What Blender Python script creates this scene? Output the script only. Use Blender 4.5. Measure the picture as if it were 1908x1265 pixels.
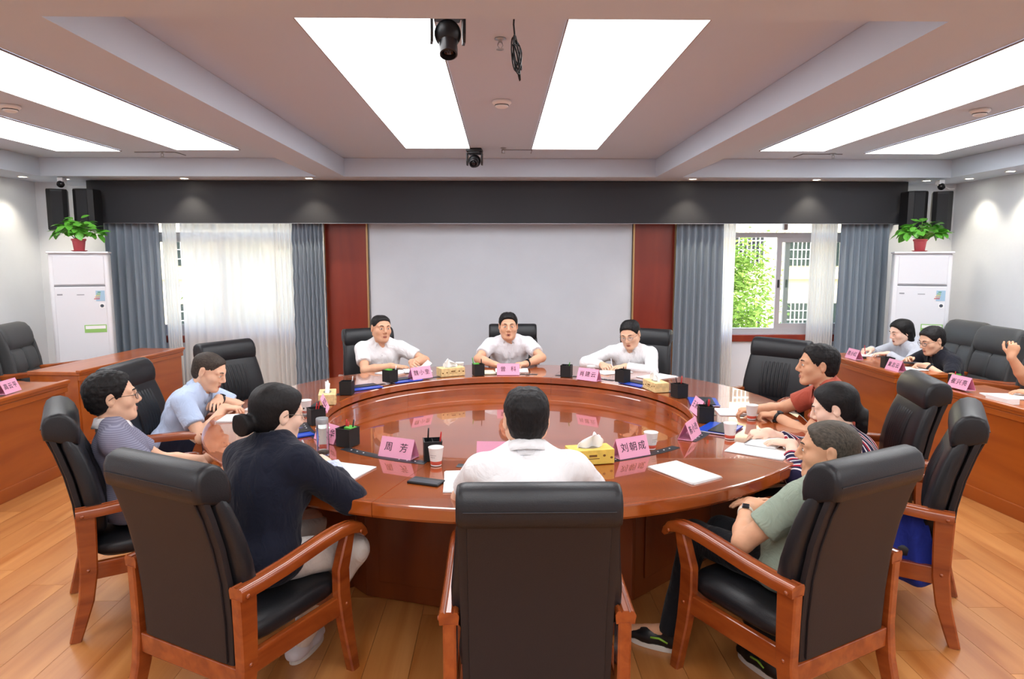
import bpy, bmesh, math, random
import numpy as np
from mathutils import Vector, Matrix, Euler
random.seed(7); np.random.seed(7)
for o in list(bpy.data.objects): bpy.data.objects.remove(o, do_unlink=True)
SC = bpy.context.scene
COL = SC.collection
PI = math.pi

# ---------------- camera ----------------
cam_d = bpy.data.cameras.new('camera'); cam = bpy.data.objects.new('camera', cam_d); COL.objects.link(cam)
cam_d.sensor_fit = 'HORIZONTAL'; cam_d.sensor_width = 36.0; cam_d.lens = 1262.0/1908.0*36.0
cam_d.clip_start = .05; cam_d.clip_end = 300
CAM_PITCH = math.radians(6.756); CAM_YAW = math.radians(0.953)
cam.location = (0, 0, 1.78)
cam.rotation_euler = (math.pi/2-CAM_PITCH, 0, -CAM_YAW)
SC.camera = cam

# ---------------- view, sky, sun ----------------
SC.view_settings.view_transform = 'Standard'; SC.view_settings.look = 'None'
SC.view_settings.gamma = 1.0; SC.view_settings.use_curve_mapping = False
SC.view_settings.exposure = 0.28
PANEL_W = 5.0      # radiance of the ceiling light panels
w = bpy.data.worlds.new('sky'); SC.world = w; w.use_nodes = True
nt = w.node_tree; nt.nodes.clear()
sky = nt.nodes.new('ShaderNodeTexSky'); sky.sky_type = 'NISHITA'; sky.sun_disc = False
sky.sun_elevation = math.radians(52); sky.sun_rotation = math.radians(150); sky.air_density = 1.2; sky.dust_density = 3.0
bgn = nt.nodes.new('ShaderNodeBackground'); bgn.inputs[1].default_value = 1.25
wo = nt.nodes.new('ShaderNodeOutputWorld')
nt.links.new(sky.outputs[0], bgn.inputs[0]); nt.links.new(bgn.outputs[0], wo.inputs[0])
sun_d = bpy.data.lights.new('sun', 'SUN'); sun_d.energy = 7.0; sun_d.angle = math.radians(1.0); sun_d.color = (1, .95, .86)
sun = bpy.data.objects.new('sun', sun_d); COL.objects.link(sun)
sun.rotation_euler = (math.radians(46), 0, math.radians(38))   # shines on the yard and the facade behind the room
# ---------------- helpers: colour, materials ----------------
def s2l(c):
    c = c/255.0
    return c/12.92 if c <= .04045 else ((c+.055)/1.055)**2.4
def rgb(r, g, b): return (s2l(r), s2l(g), s2l(b), 1)
MATS = {}
def mat(name, col, rough=.5, metal=0, coat=0, coat_rough=.05, spec=.5, bump=0, bscale=60, vary=0, vscale=6, emit=None, estr=0, sheen=0, alpha=1, trans=0, ior=1.45):
    if name in MATS: return MATS[name]
    m = bpy.data.materials.new(name); m.use_nodes = True; MATS[name] = m
    n = m.node_tree.nodes; l = m.node_tree.links; b = n['Principled BSDF']
    b.inputs['Base Color'].default_value = col; b.inputs['Roughness'].default_value = rough
    b.inputs['Metallic'].default_value = metal; b.inputs['Coat Weight'].default_value = coat
    b.inputs['Coat Roughness'].default_value = coat_rough; b.inputs['Specular IOR Level'].default_value = spec
    b.inputs['Sheen Weight'].default_value = sheen; b.inputs['Alpha'].default_value = alpha
    b.inputs['Transmission Weight'].default_value = trans; b.inputs['IOR'].default_value = ior
    if emit: b.inputs['Emission Color'].default_value = emit; b.inputs['Emission Strength'].default_value = estr
    if bump or vary:
        tc = n.new('ShaderNodeTexCoord')
    if bump:
        nz = n.new('ShaderNodeTexNoise'); nz.inputs['Scale'].default_value = bscale; nz.inputs['Detail'].default_value = 4
        bp = n.new('ShaderNodeBump'); bp.inputs['Strength'].default_value = bump; bp.inputs['Distance'].default_value = .01
        l.new(tc.outputs['Object'], nz.inputs['Vector']); l.new(nz.outputs['Fac'], bp.inputs['Height']); l.new(bp.outputs[0], b.inputs['Normal'])
    if vary:
        nz = n.new('ShaderNodeTexNoise'); nz.inputs['Scale'].default_value = vscale; nz.inputs['Detail'].default_value = 5
        hsv = n.new('ShaderNodeHueSaturation'); hsv.inputs['Color'].default_value = col
        mr = n.new('ShaderNodeMapRange'); mr.inputs[1].default_value = .3; mr.inputs[2].default_value = .7
        mr.inputs[3].default_value = 1-vary; mr.inputs[4].default_value = 1+vary
        l.new(tc.outputs['Object'], nz.inputs['Vector']); l.new(nz.outputs['Fac'], mr.inputs[0]); l.new(mr.outputs[0], hsv.inputs['Value'])
        l.new(hsv.outputs[0], b.inputs['Base Color'])
    return m
def wood(name, c1, c2, axis=1, stretch=9, scale=9, rough=.3, coat=.5, coat_rough=.06, randomize=0, bump=.02):
    if name in MATS: return MATS[name]
    m = bpy.data.materials.new(name); m.use_nodes = True; MATS[name] = m
    n = m.node_tree.nodes; l = m.node_tree.links; b = n['Principled BSDF']
    tc = n.new('ShaderNodeTexCoord'); mp = n.new('ShaderNodeMapping')
    sc = [scale]*3; sc[axis] = scale/stretch; mp.inputs['Scale'].default_value = sc
    vec = tc.outputs['Object']
    if randomize:
        oi = n.new('ShaderNodeObjectInfo'); ge = n.new('ShaderNodeNewGeometry'); ad = n.new('ShaderNodeMath'); ad.operation = 'ADD'
        l.new(oi.outputs['Random'], ad.inputs[0]); l.new(ge.outputs['Random Per Island'], ad.inputs[1])
        fr = n.new('ShaderNodeMath'); fr.operation = 'FRACT'; l.new(ad.outputs[0], fr.inputs[0])
        cx = n.new('ShaderNodeVectorMath'); cx.operation = 'SCALE'; cx.inputs[0].default_value = (13, 29, 7); l.new(fr.outputs[0], cx.inputs['Scale'])
        va = n.new('ShaderNodeVectorMath'); va.operation = 'ADD'; l.new(vec, va.inputs[0]); l.new(cx.outputs[0], va.inputs[1]); vec = va.outputs[0]
    l.new(vec, mp.inputs['Vector'])
    nz = n.new('ShaderNodeTexNoise'); nz.inputs['Scale'].default_value = 1.0; nz.inputs['Detail'].default_value = 6; nz.inputs['Distortion'].default_value = .6
    l.new(mp.outputs[0], nz.inputs['Vector'])
    cr = n.new('ShaderNodeValToRGB'); cr.color_ramp.elements[0].position = .32; cr.color_ramp.elements[1].position = .68
    cr.color_ramp.elements[0].color = c1; cr.color_ramp.elements[1].color = c2
    l.new(nz.outputs['Fac'], cr.inputs['Fac']); out = cr.outputs[0]
    if randomize:
        hs = n.new('ShaderNodeHueSaturation'); mr = n.new('ShaderNodeMapRange'); mr.inputs[3].default_value = 1-randomize; mr.inputs[4].default_value = 1+randomize
        l.new(fr.outputs[0], mr.inputs[0]); l.new(mr.outputs[0], hs.inputs['Value']); l.new(out, hs.inputs['Color']); out = hs.outputs[0]
    l.new(out, b.inputs['Base Color'])
    b.inputs['Roughness'].default_value = rough; b.inputs['Coat Weight'].default_value = coat; b.inputs['Coat Roughness'].default_value = coat_rough
    if bump:
        bp = n.new('ShaderNodeBump'); bp.inputs['Strength'].default_value = bump; bp.inputs['Distance'].default_value = .01
        l.new(nz.outputs['Fac'], bp.inputs['Height']); l.new(bp.outputs[0], b.inputs['Normal'])
    return m

# ---------------- helpers: objects ----------------
def tag(o, label, cat, group=None):
    o['label'] = label; o['category'] = cat
    if group: o['group'] = group
    return o
def structure(o): o['kind'] = 'structure'; return o
def empty(name, loc=(0,0,0), rz=0):
    o = bpy.data.objects.new(name, None); COL.objects.link(o); o.location = loc; o.rotation_euler = (0,0,rz); o.empty_display_size = .05
    return o
def thing(name, label, cat, loc=(0,0,0), rz=0, group=None): return tag(empty(name, loc, rz), label, cat, group)
def link(name, me, m=None, parent=None, smooth=False):
    if m is not None and not me.materials: me.materials.append(m)
    if smooth: me.polygons.foreach_set('use_smooth', [True]*len(me.polygons))
    o = bpy.data.objects.new(name, me); COL.objects.link(o)
    if parent is not None: o.parent = parent
    return o
def copy_tree(o, parent=None):
    c = o.copy(); COL.objects.link(c)
    if parent is not None: c.parent = parent
    for ch in [x for x in o.children]: copy_tree(ch, c)
    return c
def V(*a): return Vector(a)

class MB:
    """collects shapes, builds ONE mesh object"""
    def __init__(s): s.bm = bmesh.new()
    def box(s, c, size, rot=None, bevel=0, seg=2):
        ret = bmesh.ops.create_cube(s.bm, size=1.0)
        vs = ret['verts']
        M = Matrix.Translation(Vector(c)) @ ((rot.to_4x4() if rot is not None else Matrix.Identity(4))) @ Matrix.Diagonal((size[0], size[1], size[2], 1))
        bmesh.ops.transform(s.bm, matrix=M, verts=vs)
        if bevel:
            es = {e for v in vs for e in v.link_edges}
            bmesh.ops.bevel(s.bm, geom=list(es), offset=bevel, segments=seg, profile=.5, affect='EDGES')
        return s
    def loft(s, rings, cap=True, closed=True, loop=False):
        """rings: list of lists of points (same count)"""
        vr = [[s.bm.verts.new(p) for p in r] for r in rings]
        n = len(rings[0]); m = len(vr)
        for i in range(m if loop else m-1):
            a, b = vr[i], vr[(i+1) % m]
            for j in range(n if closed else n-1):
                k = (j+1) % n
                try: s.bm.faces.new((a[j], a[k], b[k], b[j]))
                except ValueError: pass
        if cap and closed and not loop:
            for r, f in ((vr[0], True), (vr[-1], False)):
                try: s.bm.faces.new(list(reversed(r)) if f else r)
                except ValueError: pass
        return s
    def lathe(s, prof, n=24, c=(0,0,0), axis=None, cap=True):
        """prof: list of (r, z)"""
        R = axis if axis is not None else Matrix.Identity(3); c = Vector(c)
        rings = [[c + R @ Vector((r*math.cos(2*PI*k/n), r*math.sin(2*PI*k/n), z)) for k in range(n)] for r, z in prof]
        return s.loft(rings, cap)
    def tube(s, pts, r, n=8, cap=True, loop=False):
        pts = [Vector(p) for p in pts]; m = len(pts); rings = []
        rs = r if isinstance(r, (list, tuple)) else [r]*m
        up = None
        for i, p in enumerate(pts):
            if loop: t = pts[(i+1) % m]-pts[i-1]
            else: t = pts[min(i+1, m-1)]-pts[max(i-1, 0)]
            t.normalize()
            if up is None:
                up = Vector((0,0,1)) if abs(t.z) < .9 else Vector((1,0,0))
            a = t.cross(up); a.normalize(); b2 = a.cross(t); b2.normalize(); up = b2
            rings.append([p + (a*math.cos(2*PI*k/n)+b2*math.sin(2*PI*k/n))*rs[i] for k in range(n)])
        return s.loft(rings, cap, loop=loop)
    def sweep_rect(s, pts, w, h, wax=None):
        """rectangular bar along pts; w along wax (constant axis), h perpendicular; w,h numbers or lists"""
        pts = [Vector(p) for p in pts]; m = len(pts); rings = []
        for i, p in enumerate(pts):
            t = pts[min(i+1, m-1)]-pts[max(i-1, 0)]; t.normalize()
            a = Vector(wax); b2 = a.cross(t); b2.normalize()
            ww = (w[i] if isinstance(w, (list, tuple)) else w)/2; hh = (h[i] if isinstance(h, (list, tuple)) else h)/2
            c = min(ww, hh)*.3
            q = [(-ww+c, -hh), (ww-c, -hh), (ww, -hh+c), (ww, hh-c), (ww-c, hh), (-ww+c, hh), (-ww, hh-c), (-ww, -hh+c)]
            rings.append([p+a*x+b2*y for x, y in q])
        return s.loft(rings)
    def prism(s, poly, z0, z1, M=None):
        M = M if M is not None else Matrix.Identity(4)
        return s.loft([[M @ Vector((x, y, z)) for x, y in poly] for z in (z0, z1)])
    def sector(s, r0, r1, a0, a1, z0, z1, n=8, c=(0,0)):
        """annular segment; angles in radians; loft along the angle"""
        rings = []
        for i in range(n+1):
            a = a0+(a1-a0)*i/n; ca, sa = math.cos(a), math.sin(a)
            rings.append([Vector((c[0]+r*ca, c[1]+r*sa, z)) for r, z in ((r0, z0), (r1, z0), (r1, z1), (r0, z1))])
        return s.loft(rings)
    def quad(s, *p):
        s.bm.faces.new([s.bm.verts.new(q) for q in p]); return s
    def sphere(s, c, r, u=16, v=10, M=None):
        rr = r if isinstance(r, (list, tuple)) else (r, r, r)
        ret = bmesh.ops.create_uvsphere(s.bm, u_segments=u, v_segments=v, radius=1.0)
        T = Matrix.Translation(Vector(c)) @ (M.to_4x4() if M is not None else Matrix.Identity(4)) @ Matrix.Diagonal((rr[0], rr[1], rr[2], 1))
        bmesh.ops.transform(s.bm, matrix=T, verts=ret['verts']); return s
    def mesh(s, name):
        bmesh.ops.recalc_face_normals(s.bm, faces=s.bm.faces[:])
        me = bpy.data.meshes.new(name); s.bm.to_mesh(me); s.bm.free(); return me
    def build(s, name, m=None, parent=None, smooth=False, angle=None):
        me = s.mesh(name)
        o = link(name, me, m, parent, smooth)
        if smooth and angle:
            sharp_by_angle(me, math.radians(angle))
        return o
def sharp_by_angle(me, ang):
    bm = bmesh.new(); bm.from_mesh(me)
    for e in bm.edges:
        if len(e.link_faces) == 2 and e.calc_face_angle(0) > ang: e.smooth = False
    bm.to_mesh(me); bm.free()
def text_mesh(body, size, align='CENTER'):
    cu = bpy.data.curves.new('txt', 'FONT'); cu.body = body; cu.size = size; cu.align_x = align; cu.align_y = 'CENTER'; cu.extrude = .0003
    cu.resolution_u = 3
    o = bpy.data.objects.new('txt', cu); COL.objects.link(o)
    dg = bpy.context.evaluated_depsgraph_get(); me = bpy.data.meshes.new_from_object(o.evaluated_get(dg))
    bpy.data.objects.remove(o); bpy.data.curves.remove(cu); return me

# ---------------- helpers: implicit bodies (smooth union on a rectilinear grid, surface nets) ----------------
class Field:
    def __init__(s, lo, hi, step, fine=()):
        s.ax = []
        for k in range(3):
            xs = [lo[k]]; 
            while xs[-1] < hi[k]:
                x = xs[-1]; st = step
                for (a, b, f) in fine:
                    if a[k]-f <= x <= b[k]: st = min(st, f)
                    elif x < a[k] and x+st > a[k]: st = min(st, max(f, a[k]-x))
                xs.append(x+st)
            s.ax.append(np.array(xs, np.float32))
        s.f = np.full([len(a) for a in s.ax], .3, np.float32)
    def block(s, lo, hi):
        sl = []
        for k in range(3):
            i = np.searchsorted(s.ax[k], lo[k])-1; j = np.searchsorted(s.ax[k], hi[k])+1
            sl.append(slice(max(i, 0), max(j, 0)))
        X, Y, Z = np.meshgrid(s.ax[0][sl[0]], s.ax[1][sl[1]], s.ax[2][sl[2]], indexing='ij')
        return tuple(sl), X, Y, Z
    def put(s, sl, d, k, sub=False):
        a = s.f[sl]
        if sub:
            b = -d; h = np.maximum(k-np.abs(a-b), 0)/k if k > 0 else 0
            s.f[sl] = np.maximum(a, b)+h*h*k*.25
        else:
            h = np.maximum(k-np.abs(a-d), 0)/k if k > 0 else 0
            s.f[sl] = np.minimum(a, d)-h*h*k*.25
    def cone(s, a, b, r1, r2, k=.02, sub=False, cut=None):
        a = np.array(a, float); b = np.array(b, float); m = max(r1, r2)+k+.02
        sl, X, Y, Z = s.block(np.minimum(a, b)-m, np.maximum(a, b)+m)
        if X.size == 0: return
        d = b-a; L2 = max(float(d@d), 1e-9)
        t0 = ((X-a[0])*d[0]+(Y-a[1])*d[1]+(Z-a[2])*d[2])/L2; t = np.clip(t0, 0, 1)
        q = np.sqrt((X-a[0]-t*d[0])**2+(Y-a[1]-t*d[1])**2+(Z-a[2]-t*d[2])**2)-(r1+(r2-r1)*t)
        if cut is not None: q = np.maximum(q, (t0-cut)*math.sqrt(L2))
        s.put(sl, q.astype(np.float32), k, sub)
    def ell(s, c, r, k=.02, R=None, sub=False):
        """ellipsoid; R = 3x3 numpy with local axes as columns"""
        c = np.array(c, float); r = np.array(r, float); m = r.max()+k+.02
        sl, X, Y, Z = s.block(c-m, c+m)
        if X.size == 0: return
        X = X-c[0]; Y = Y-c[1]; Z = Z-c[2]
        if R is not None: X, Y, Z = (X*R[0,i]+Y*R[1,i]+Z*R[2,i] for i in range(3))
        k0 = np.sqrt((X/r[0])**2+(Y/r[1])**2+(Z/r[2])**2); k1 = np.sqrt((X/r[0]**2)**2+(Y/r[1]**2)**2+(Z/r[2]**2)**2)+1e-6
        s.put(sl, (k0*(k0-1)/k1).astype(np.float32), k, sub)
    def custom(s, c, m, R, H, fn, k=.006, sub=True):
        c = np.array(c, float); sl, X, Y, Z = s.block(c-m, c+m); X = X-c[0]; Y = Y-c[1]; Z = Z-c[2]
        X, Y, Z = (((X*R[0,i]+Y*R[1,i]+Z*R[2,i])/H) for i in range(3))
        s.put(sl, (fn(X, Y, Z)*H).astype(np.float32), k, sub)
    def plane_cut(s, p, n, k=.01):
        """remove everything on the +n side of point p"""
        n = np.array(n, float); n /= np.linalg.norm(n)
        X, Y, Z = np.meshgrid(*s.ax, indexing='ij')
        d = ((X-p[0])*n[0]+(Y-p[1])*n[1]+(Z-p[2])*n[2]).astype(np.float32)
        s.put((slice(None),)*3, -d, k, True)
    def noise(s, fn):
        X, Y, Z = np.meshgrid(*s.ax, indexing='ij'); s.f += fn(X, Y, Z).astype(np.float32)
    def mesh(s, name):
        for k in range(3):
            for e in (0, -1):
                ix = [slice(None)]*3; ix[k] = e; s.f[tuple(ix)] = np.maximum(s.f[tuple(ix)], .01)
        F = s.f; ins = F < 0; nx, ny, nz = F.shape
        cnt = np.zeros((nx-1, ny-1, nz-1), np.int8)
        for i in (0, 1):
            for j in (0, 1):
                for k in (0, 1): cnt += ins[i:nx-1+i, j:ny-1+j, k:nz-1+k]
        act = np.argwhere((cnt > 0) & (cnt < 8)); N = len(act)
        ids = np.full(cnt.shape, -1, np.int32); ids[act[:,0], act[:,1], act[:,2]] = np.arange(N)
        acc = np.zeros((N, 3)); num = np.zeros(N)
        cor = [(i, j, k) for i in (0, 1) for j in (0, 1) for k in (0, 1)]
        ax = s.ax
        for a in cor:
            for k in range(3):
                if a[k] == 1: continue
                b = list(a); b[k] = 1
                ia = act+np.array(a); ib = act+np.array(b)
                fa = F[ia[:,0], ia[:,1], ia[:,2]]; fb = F[ib[:,0], ib[:,1], ib[:,2]]
                m = (fa < 0) != (fb < 0); t = np.where(m, fa/(fa-fb+1e-12), 0)
                p = np.stack([ax[c][ia[:,c]] for c in range(3)], 1).astype(float)
                p[:,k] += t*(ax[k][ib[:,k]]-ax[k][ia[:,k]])
                acc[m] += p[m]; num[m] += 1
        vs = acc/np.maximum(num, 1)[:,None]
        quads = []
        for k in range(3):
            sa = [slice(None)]*3; sb = [slice(None)]*3; sa[k] = slice(0, -1); sb[k] = slice(1, None)
            ch = ins[tuple(sa)] != ins[tuple(sb)]; u, v = (k+1) % 3, (k+2) % 3
            e = np.argwhere(ch); e = e[(e[:,u] > 0) & (e[:,v] > 0)]
            e = e[(e[:,u] < F.shape[u]-1) & (e[:,v] < F.shape[v]-1)]
            flip = ins[e[:,0], e[:,1], e[:,2]]
            def cell(du, dv):
                c = e.copy(); c[:,u] -= du; c[:,v] -= dv; return ids[c[:,0], c[:,1], c[:,2]]
            q = np.stack([cell(1,1), cell(0,1), cell(0,0), cell(1,0)], 1); q[~flip] = q[~flip][:, ::-1]
            quads.append(q)
        q = np.concatenate(quads); q = q[(q >= 0).all(1)]
        me = bpy.data.meshes.new(name)
        me.vertices.add(N); me.vertices.foreach_set('co', vs.astype(np.float32).ravel())
        me.loops.add(len(q)*4); me.loops.foreach_set('vertex_index', q.astype(np.int32).ravel())
        me.polygons.add(len(q)); me.polygons.foreach_set('loop_start', np.arange(0, len(q)*4, 4, dtype=np.int32))
        me.update(calc_edges=True); me.validate()
        return me
def vnoise(X, Y, Z, f, seed=0):
    a = np.sin(X*f*1.0+1.3*np.sin(Y*f*.9+seed)+seed*2.1)+np.sin(Y*f*1.1+1.2*np.sin(Z*f*.8+seed*1.7)+seed)+np.sin(Z*f*.95+1.4*np.sin(X*f*1.05+seed*.6)+seed*3.3)
    return a/3
# ---------------- materials of the room ----------------
M_WALL = mat('wall_texture_paint', rgb(220, 225, 232), .75, vary=.035, vscale=1.6, bump=.10, bscale=26)
M_BOARD = mat('pale_wall_panel', rgb(208, 215, 224), .7, vary=.03, vscale=2.5, bump=.06, bscale=20)
M_CEIL = mat('ceiling_paint', rgb(200, 209, 221), .85, bump=.02, bscale=40)
M_SOFF = M_CEIL
M_FLOOR = wood('floor_laminate', rgb(172, 102, 44), rgb(210, 146, 84), axis=1, stretch=11, scale=7, rough=.34, coat=.30, coat_rough=.22, randomize=.07)
M_GAP = mat('floor_joint', rgb(70, 42, 22), .8)
M_TABLE = wood('table_veneer', rgb(134, 58, 17), rgb(168, 84, 29), axis=0, stretch=7, scale=5, rough=.22, coat=1.0, coat_rough=.025)
M_TABLE.node_tree.nodes['Principled BSDF'].inputs['Coat IOR'].default_value = 1.75
M_TABLE_D = wood('table_base_veneer', rgb(100, 42, 14), rgb(124, 58, 20), axis=2, stretch=7, scale=5, rough=.35, coat=.35, coat_rough=.1)
M_DESK = wood('desk_veneer', rgb(152, 70, 17), rgb(182, 96, 30), axis=1, stretch=7, scale=5, rough=.3, coat=.45, coat_rough=.07)
M_CHW = wood('chair_wood', rgb(130, 56, 20), rgb(164, 82, 33), axis=1, stretch=5, scale=14, rough=.24, coat=.65, coat_rough=.05)
M_RED = wood('red_panel_veneer', rgb(122, 36, 18), rgb(138, 48, 24), axis=2, stretch=8, scale=5, rough=.38, coat=.25, coat_rough=.12)
M_GOLD = mat('champagne_trim', rgb(196, 160, 112), .35, metal=.6)
M_BLACK = mat('valance_charcoal', rgb(44, 45, 50), .62)
M_BLK = mat('black_plastic', rgb(22, 22, 24), .45)
M_WHITEP = mat('white_plastic', rgb(232, 233, 238), .32)
M_STEEL = mat('steel', rgb(170, 172, 176), .3, metal=.9)
M_ALU = mat('window_alloy', rgb(176, 172, 176), .45)
M_LEATH = mat('black_leather', rgb(27, 28, 32), .38, spec=.5, bump=.10, bscale=240, vary=.10, vscale=3)
M_LEATB = mat('black_leather_back', rgb(38, 34, 36), .50, spec=.4, bump=.12, bscale=300)
M_LEATG = mat('grey_leather', rgb(66, 67, 68), .48, spec=.4, bump=.12, bscale=240, vary=.08, vscale=3)
M_LIGHT = mat('light_panel_diffuser', rgb(255, 255, 255), .5, emit=(.93, .97, 1, 1), estr=PANEL_W)
M_SPOT = mat('downlight_lens', rgb(255, 255, 255), .5, emit=(1, .90, .70, 1), estr=22)

# ---------------- floor ----------------
XL, XR, YN, YW = -5.6, 5.6, -2.2, 8.40
ZS, ZC = 2.70, 2.90
m = MB(); m.box((0, (YN+YW)/2, -.05), (XR-XL+.6, YW-YN+.8, .07)); floor = structure(m.build('floor', M_GAP))
pw, pl = (XR-XL)/56, 1.30
pm = MB(); pm.box((0, 0, -.0075), (pw-.0018, pl-.0018, .015)); plank_me = pm.mesh('plank'); plank_me.materials.append(M_FLOOR)
spots = []
for i in range(56):
    off = (i*.43 % 1)*pl
    y = YN-pl+off
    while y < YW:
        y0, y1 = max(y, YN), min(y+pl, YW)
        if y1-y0 > .05: spots.append((XL+pw*(i+.5), (y0+y1)/2, y1-y0))
        y += pl
def inview(x, y, z):
    c, s = math.cos(CAM_YAW), math.sin(CAM_YAW); vx = c*x-s*y; vy = s*x+c*y; vz = z-1.78
    cp, sp_ = math.cos(CAM_PITCH), math.sin(CAM_PITCH); f = vy*cp-vz*sp_; u = vy*sp_+vz*cp
    return f > .3 and abs(vx/f) < .82 and -.56 < u/f
sv = sorted([s for s in spots if inview(s[0], s[1]+.5, 0) or inview(s[0], s[1], 0)], key=lambda s: s[0]**2+s[1]**2)[:290]
svs = set(sv); rest = MB()
for x, y, L in sv:
    o = link('plank', plank_me, None, floor); o.location = (x, y, 0); o.scale = (1, (L)/pl, 1)
for x, y, L in spots:
    if (x, y, L) not in svs: rest.box((x, y, -.0075), (pw-.0018, L-.0018, .015))
o = rest.build('planks', M_FLOOR, floor); o['kind'] = 'stuff'

# ---------------- walls ----------------
def slab(name, boxes, m): 
    b = MB()
    for c, s in boxes: b.box(c, s)
    return structure(b.build(name, m))
def x0x1(x0, x1, y0, y1, z0, z1): return (((x0+x1)/2, (y0+y1)/2, (z0+z1)/2), (x1-x0, y1-y0, z1-z0))
ZT = 3.1
slab('wall_left', [x0x1(XL-.15, XL, YN-.15, YW+.24, -.02, ZT)], M_WALL)
slab('wall_right', [x0x1(XR, XR+.15, YN-.15, YW+.24, -.02, ZT)], M_WALL)
slab('wall_front', [x0x1(XL-.15, XR+.15, YN-.15, YN, -.02, ZT)], M_WALL)
WIN = [(-4.60, -2.30), (2.30, 4.60)]; WZ0, WZ1 = .855, 2.42
wb = [x0x1(XL, WIN[0][0], YW, YW+.24, -.02, ZT), x0x1(WIN[0][1], WIN[1][0], YW, YW+.24, -.02, ZT), x0x1(WIN[1][1], XR, YW, YW+.24, -.02, ZT)]
for a, b_ in WIN: wb += [x0x1(a, b_, YW, YW+.24, -.02, WZ0-.03), x0x1(a, b_, YW, YW+.24, WZ1, ZT)]
wall_back = slab('wall_back', wb, M_WALL)
# skirting boards
for nm, bx in (('baseboard_left', x0x1(XL, XL+.014, YN, YW, 0, .10)), ('baseboard_right', x0x1(XR-.014, XR, YN, YW, 0, .10)), ('baseboard_back', x0x1(XL+.02, XR-.02, YW-.014, YW, 0, .10))):
    slab(nm, [bx], M_RED)
# centre feature panel, red veneer panels and their thin trims
structure(slab('trim_1', [x0x1(-1.60, 1.61, YW-.035, YW-.001, .11, 2.45)], M_BOARD))
k = 2
for xa, xb in ((-2.14, -1.625), (1.63, 2.14)):
    p = slab('trim_%d' % k, [x0x1(xa, xb, YW-.05, YW-.001, .11, 2.45)], M_RED); k += 1
    for x in (xa, xb):
        b = MB(); b.box((x, YW-.045, 1.28), (.018, .045, 2.34)); b.build('edge_strip', M_GOLD, p)

# ---------------- ceiling: soffit frame, beams, coffers ----------------
XB0, XB1 = 1.75, 2.06      # longitudinal beams
XO = 5.12                  # inner edge of the wall soffits
YB0, YB1 = 2.05, 2.74      # cross beam above the camera
YF = 7.78                  # far edge of the coffers
slab('ceiling', [x0x1(XL, XR, YN, YW, ZC+.002, ZC+.15)], M_CEIL)
frame = [x0x1(XL, XR, YF, YW, ZS, ZC), x0x1(XL, -XO, YN, YF, ZS, ZC), x0x1(XO, XR, YN, YF, ZS, ZC), x0x1(-XO, XO, YB0, YB1, ZS, ZC), x0x1(-XO, XO, YN, YN+.5, ZS, ZC)]
slab('trim_4', frame, M_SOFF)
for i, s in enumerate((-1, 1)):
    slab('trim_%d' % (5+i), [x0x1(min(s*XB0, s*XB1), max(s*XB0, s*XB1), YB1, YF, ZS, ZC), x0x1(min(s*XB0, s*XB1), max(s*XB0, s*XB1), YN+.5, YB0, ZS, ZC)], M_SOFF)
def panel(x0, x1, y0, y1, lab):
    t = thing('ceiling_light', lab, 'ceiling light', ((x0+x1)/2, (y0+y1)/2, ZC), 0, 'light panels in the ceiling')
    w, d = x1-x0, y1-y0
    b = MB(); b.box((0, 0, -.004), (w-.012, d-.012, .006)); b.build('diffuser', M_LIGHT, t)
    b = MB()
    for sx in (-1, 1): b.box((sx*(w/2-.003), 0, -.005), (.006, d, .010))
    for sy in (-1, 1): b.box((0, sy*(d/2-.003), -.005), (w-.012, .006, .010))
    b.build('frame', mat('light_frame', rgb(150, 140, 138), .5), t)
PX = [(-4.60, -3.93, 7.28, 'outer glowing light panel nearest the left wall'), (-3.32, -2.67, 7.18, 'glowing light panel beside the left ceiling beam'), (-.96, -.305, 7.04, 'left of the two central glowing light panels'),
      (.315, .99, 7.07, 'right of the two central glowing light panels'), (2.68, 3.36, 7.16, 'glowing light panel beside the right ceiling beam'), (3.86, 4.66, 7.32, 'outer glowing light panel nearest the right wall')]
for x0, x1, yf, lab in PX: panel(x0, x1, 3.0, yf, lab)
# the same row of panels goes on in the bay over the camera
for (x0, x1, yf, lab), w_ in zip(PX, ('first', 'second', 'third', 'fourth', 'fifth', 'sixth')): panel(x0, x1, -1.5, 1.85, w_+' light panel from the left in the ceiling bay behind the cross beam')

# recessed downlights
M_RING = mat('downlight_ring', rgb(240, 240, 236), .4)
def downlight(x, y, lab):
    t = thing('downlight', lab, 'downlight', (x, y, ZS), 0, 'recessed downlights in the soffit')
    b = MB(); b.lathe([(.040, .004), (.040, -.004), (.054, -.006), (.056, 0.0)], 24, cap=False); b.build('ring', M_RING, t, True)
    b = MB(); b.lathe([(0.001, -.0015), (.041, -.0015), (.041, .003), (.001, .003)], 20); b.build('lens', M_SPOT, t)
    ld = bpy.data.lights.new('spot', 'SPOT'); ld.energy = 28; ld.color = (1, .88, .68); ld.spot_size = math.radians(95); ld.spot_blend = .7; ld.shadow_soft_size = .03
    lo = bpy.data.objects.new('lamp', ld); COL.objects.link(lo); lo.parent = t; lo.location = (0, 0, -.012)
for x, y, lab in ((-3.62, 7.98, 'downlight above the dark valance over the left window, outer one'), (-2.19, 7.94, 'downlight above the dark valance between left window and red panel'), (2.22, 7.95, 'downlight above the dark valance between red panel and right window'),
                  (3.68, 7.99, 'downlight above the dark valance over the right window, outer one'), (5.02, 8.06, 'downlight beside the right wall speakers'), (-5.02, 8.06, 'downlight beside the left wall speakers'),
                  (-5.36, 7.85, 'downlight close to the left wall near the corner'), (5.38, 7.85, 'downlight close to the right wall near the corner'), (5.37, 7.2, 'downlight over the right wall nearer the camera'), (-5.37, 7.0, 'downlight over the left wall nearer the camera')): downlight(x, y, lab)

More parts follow.
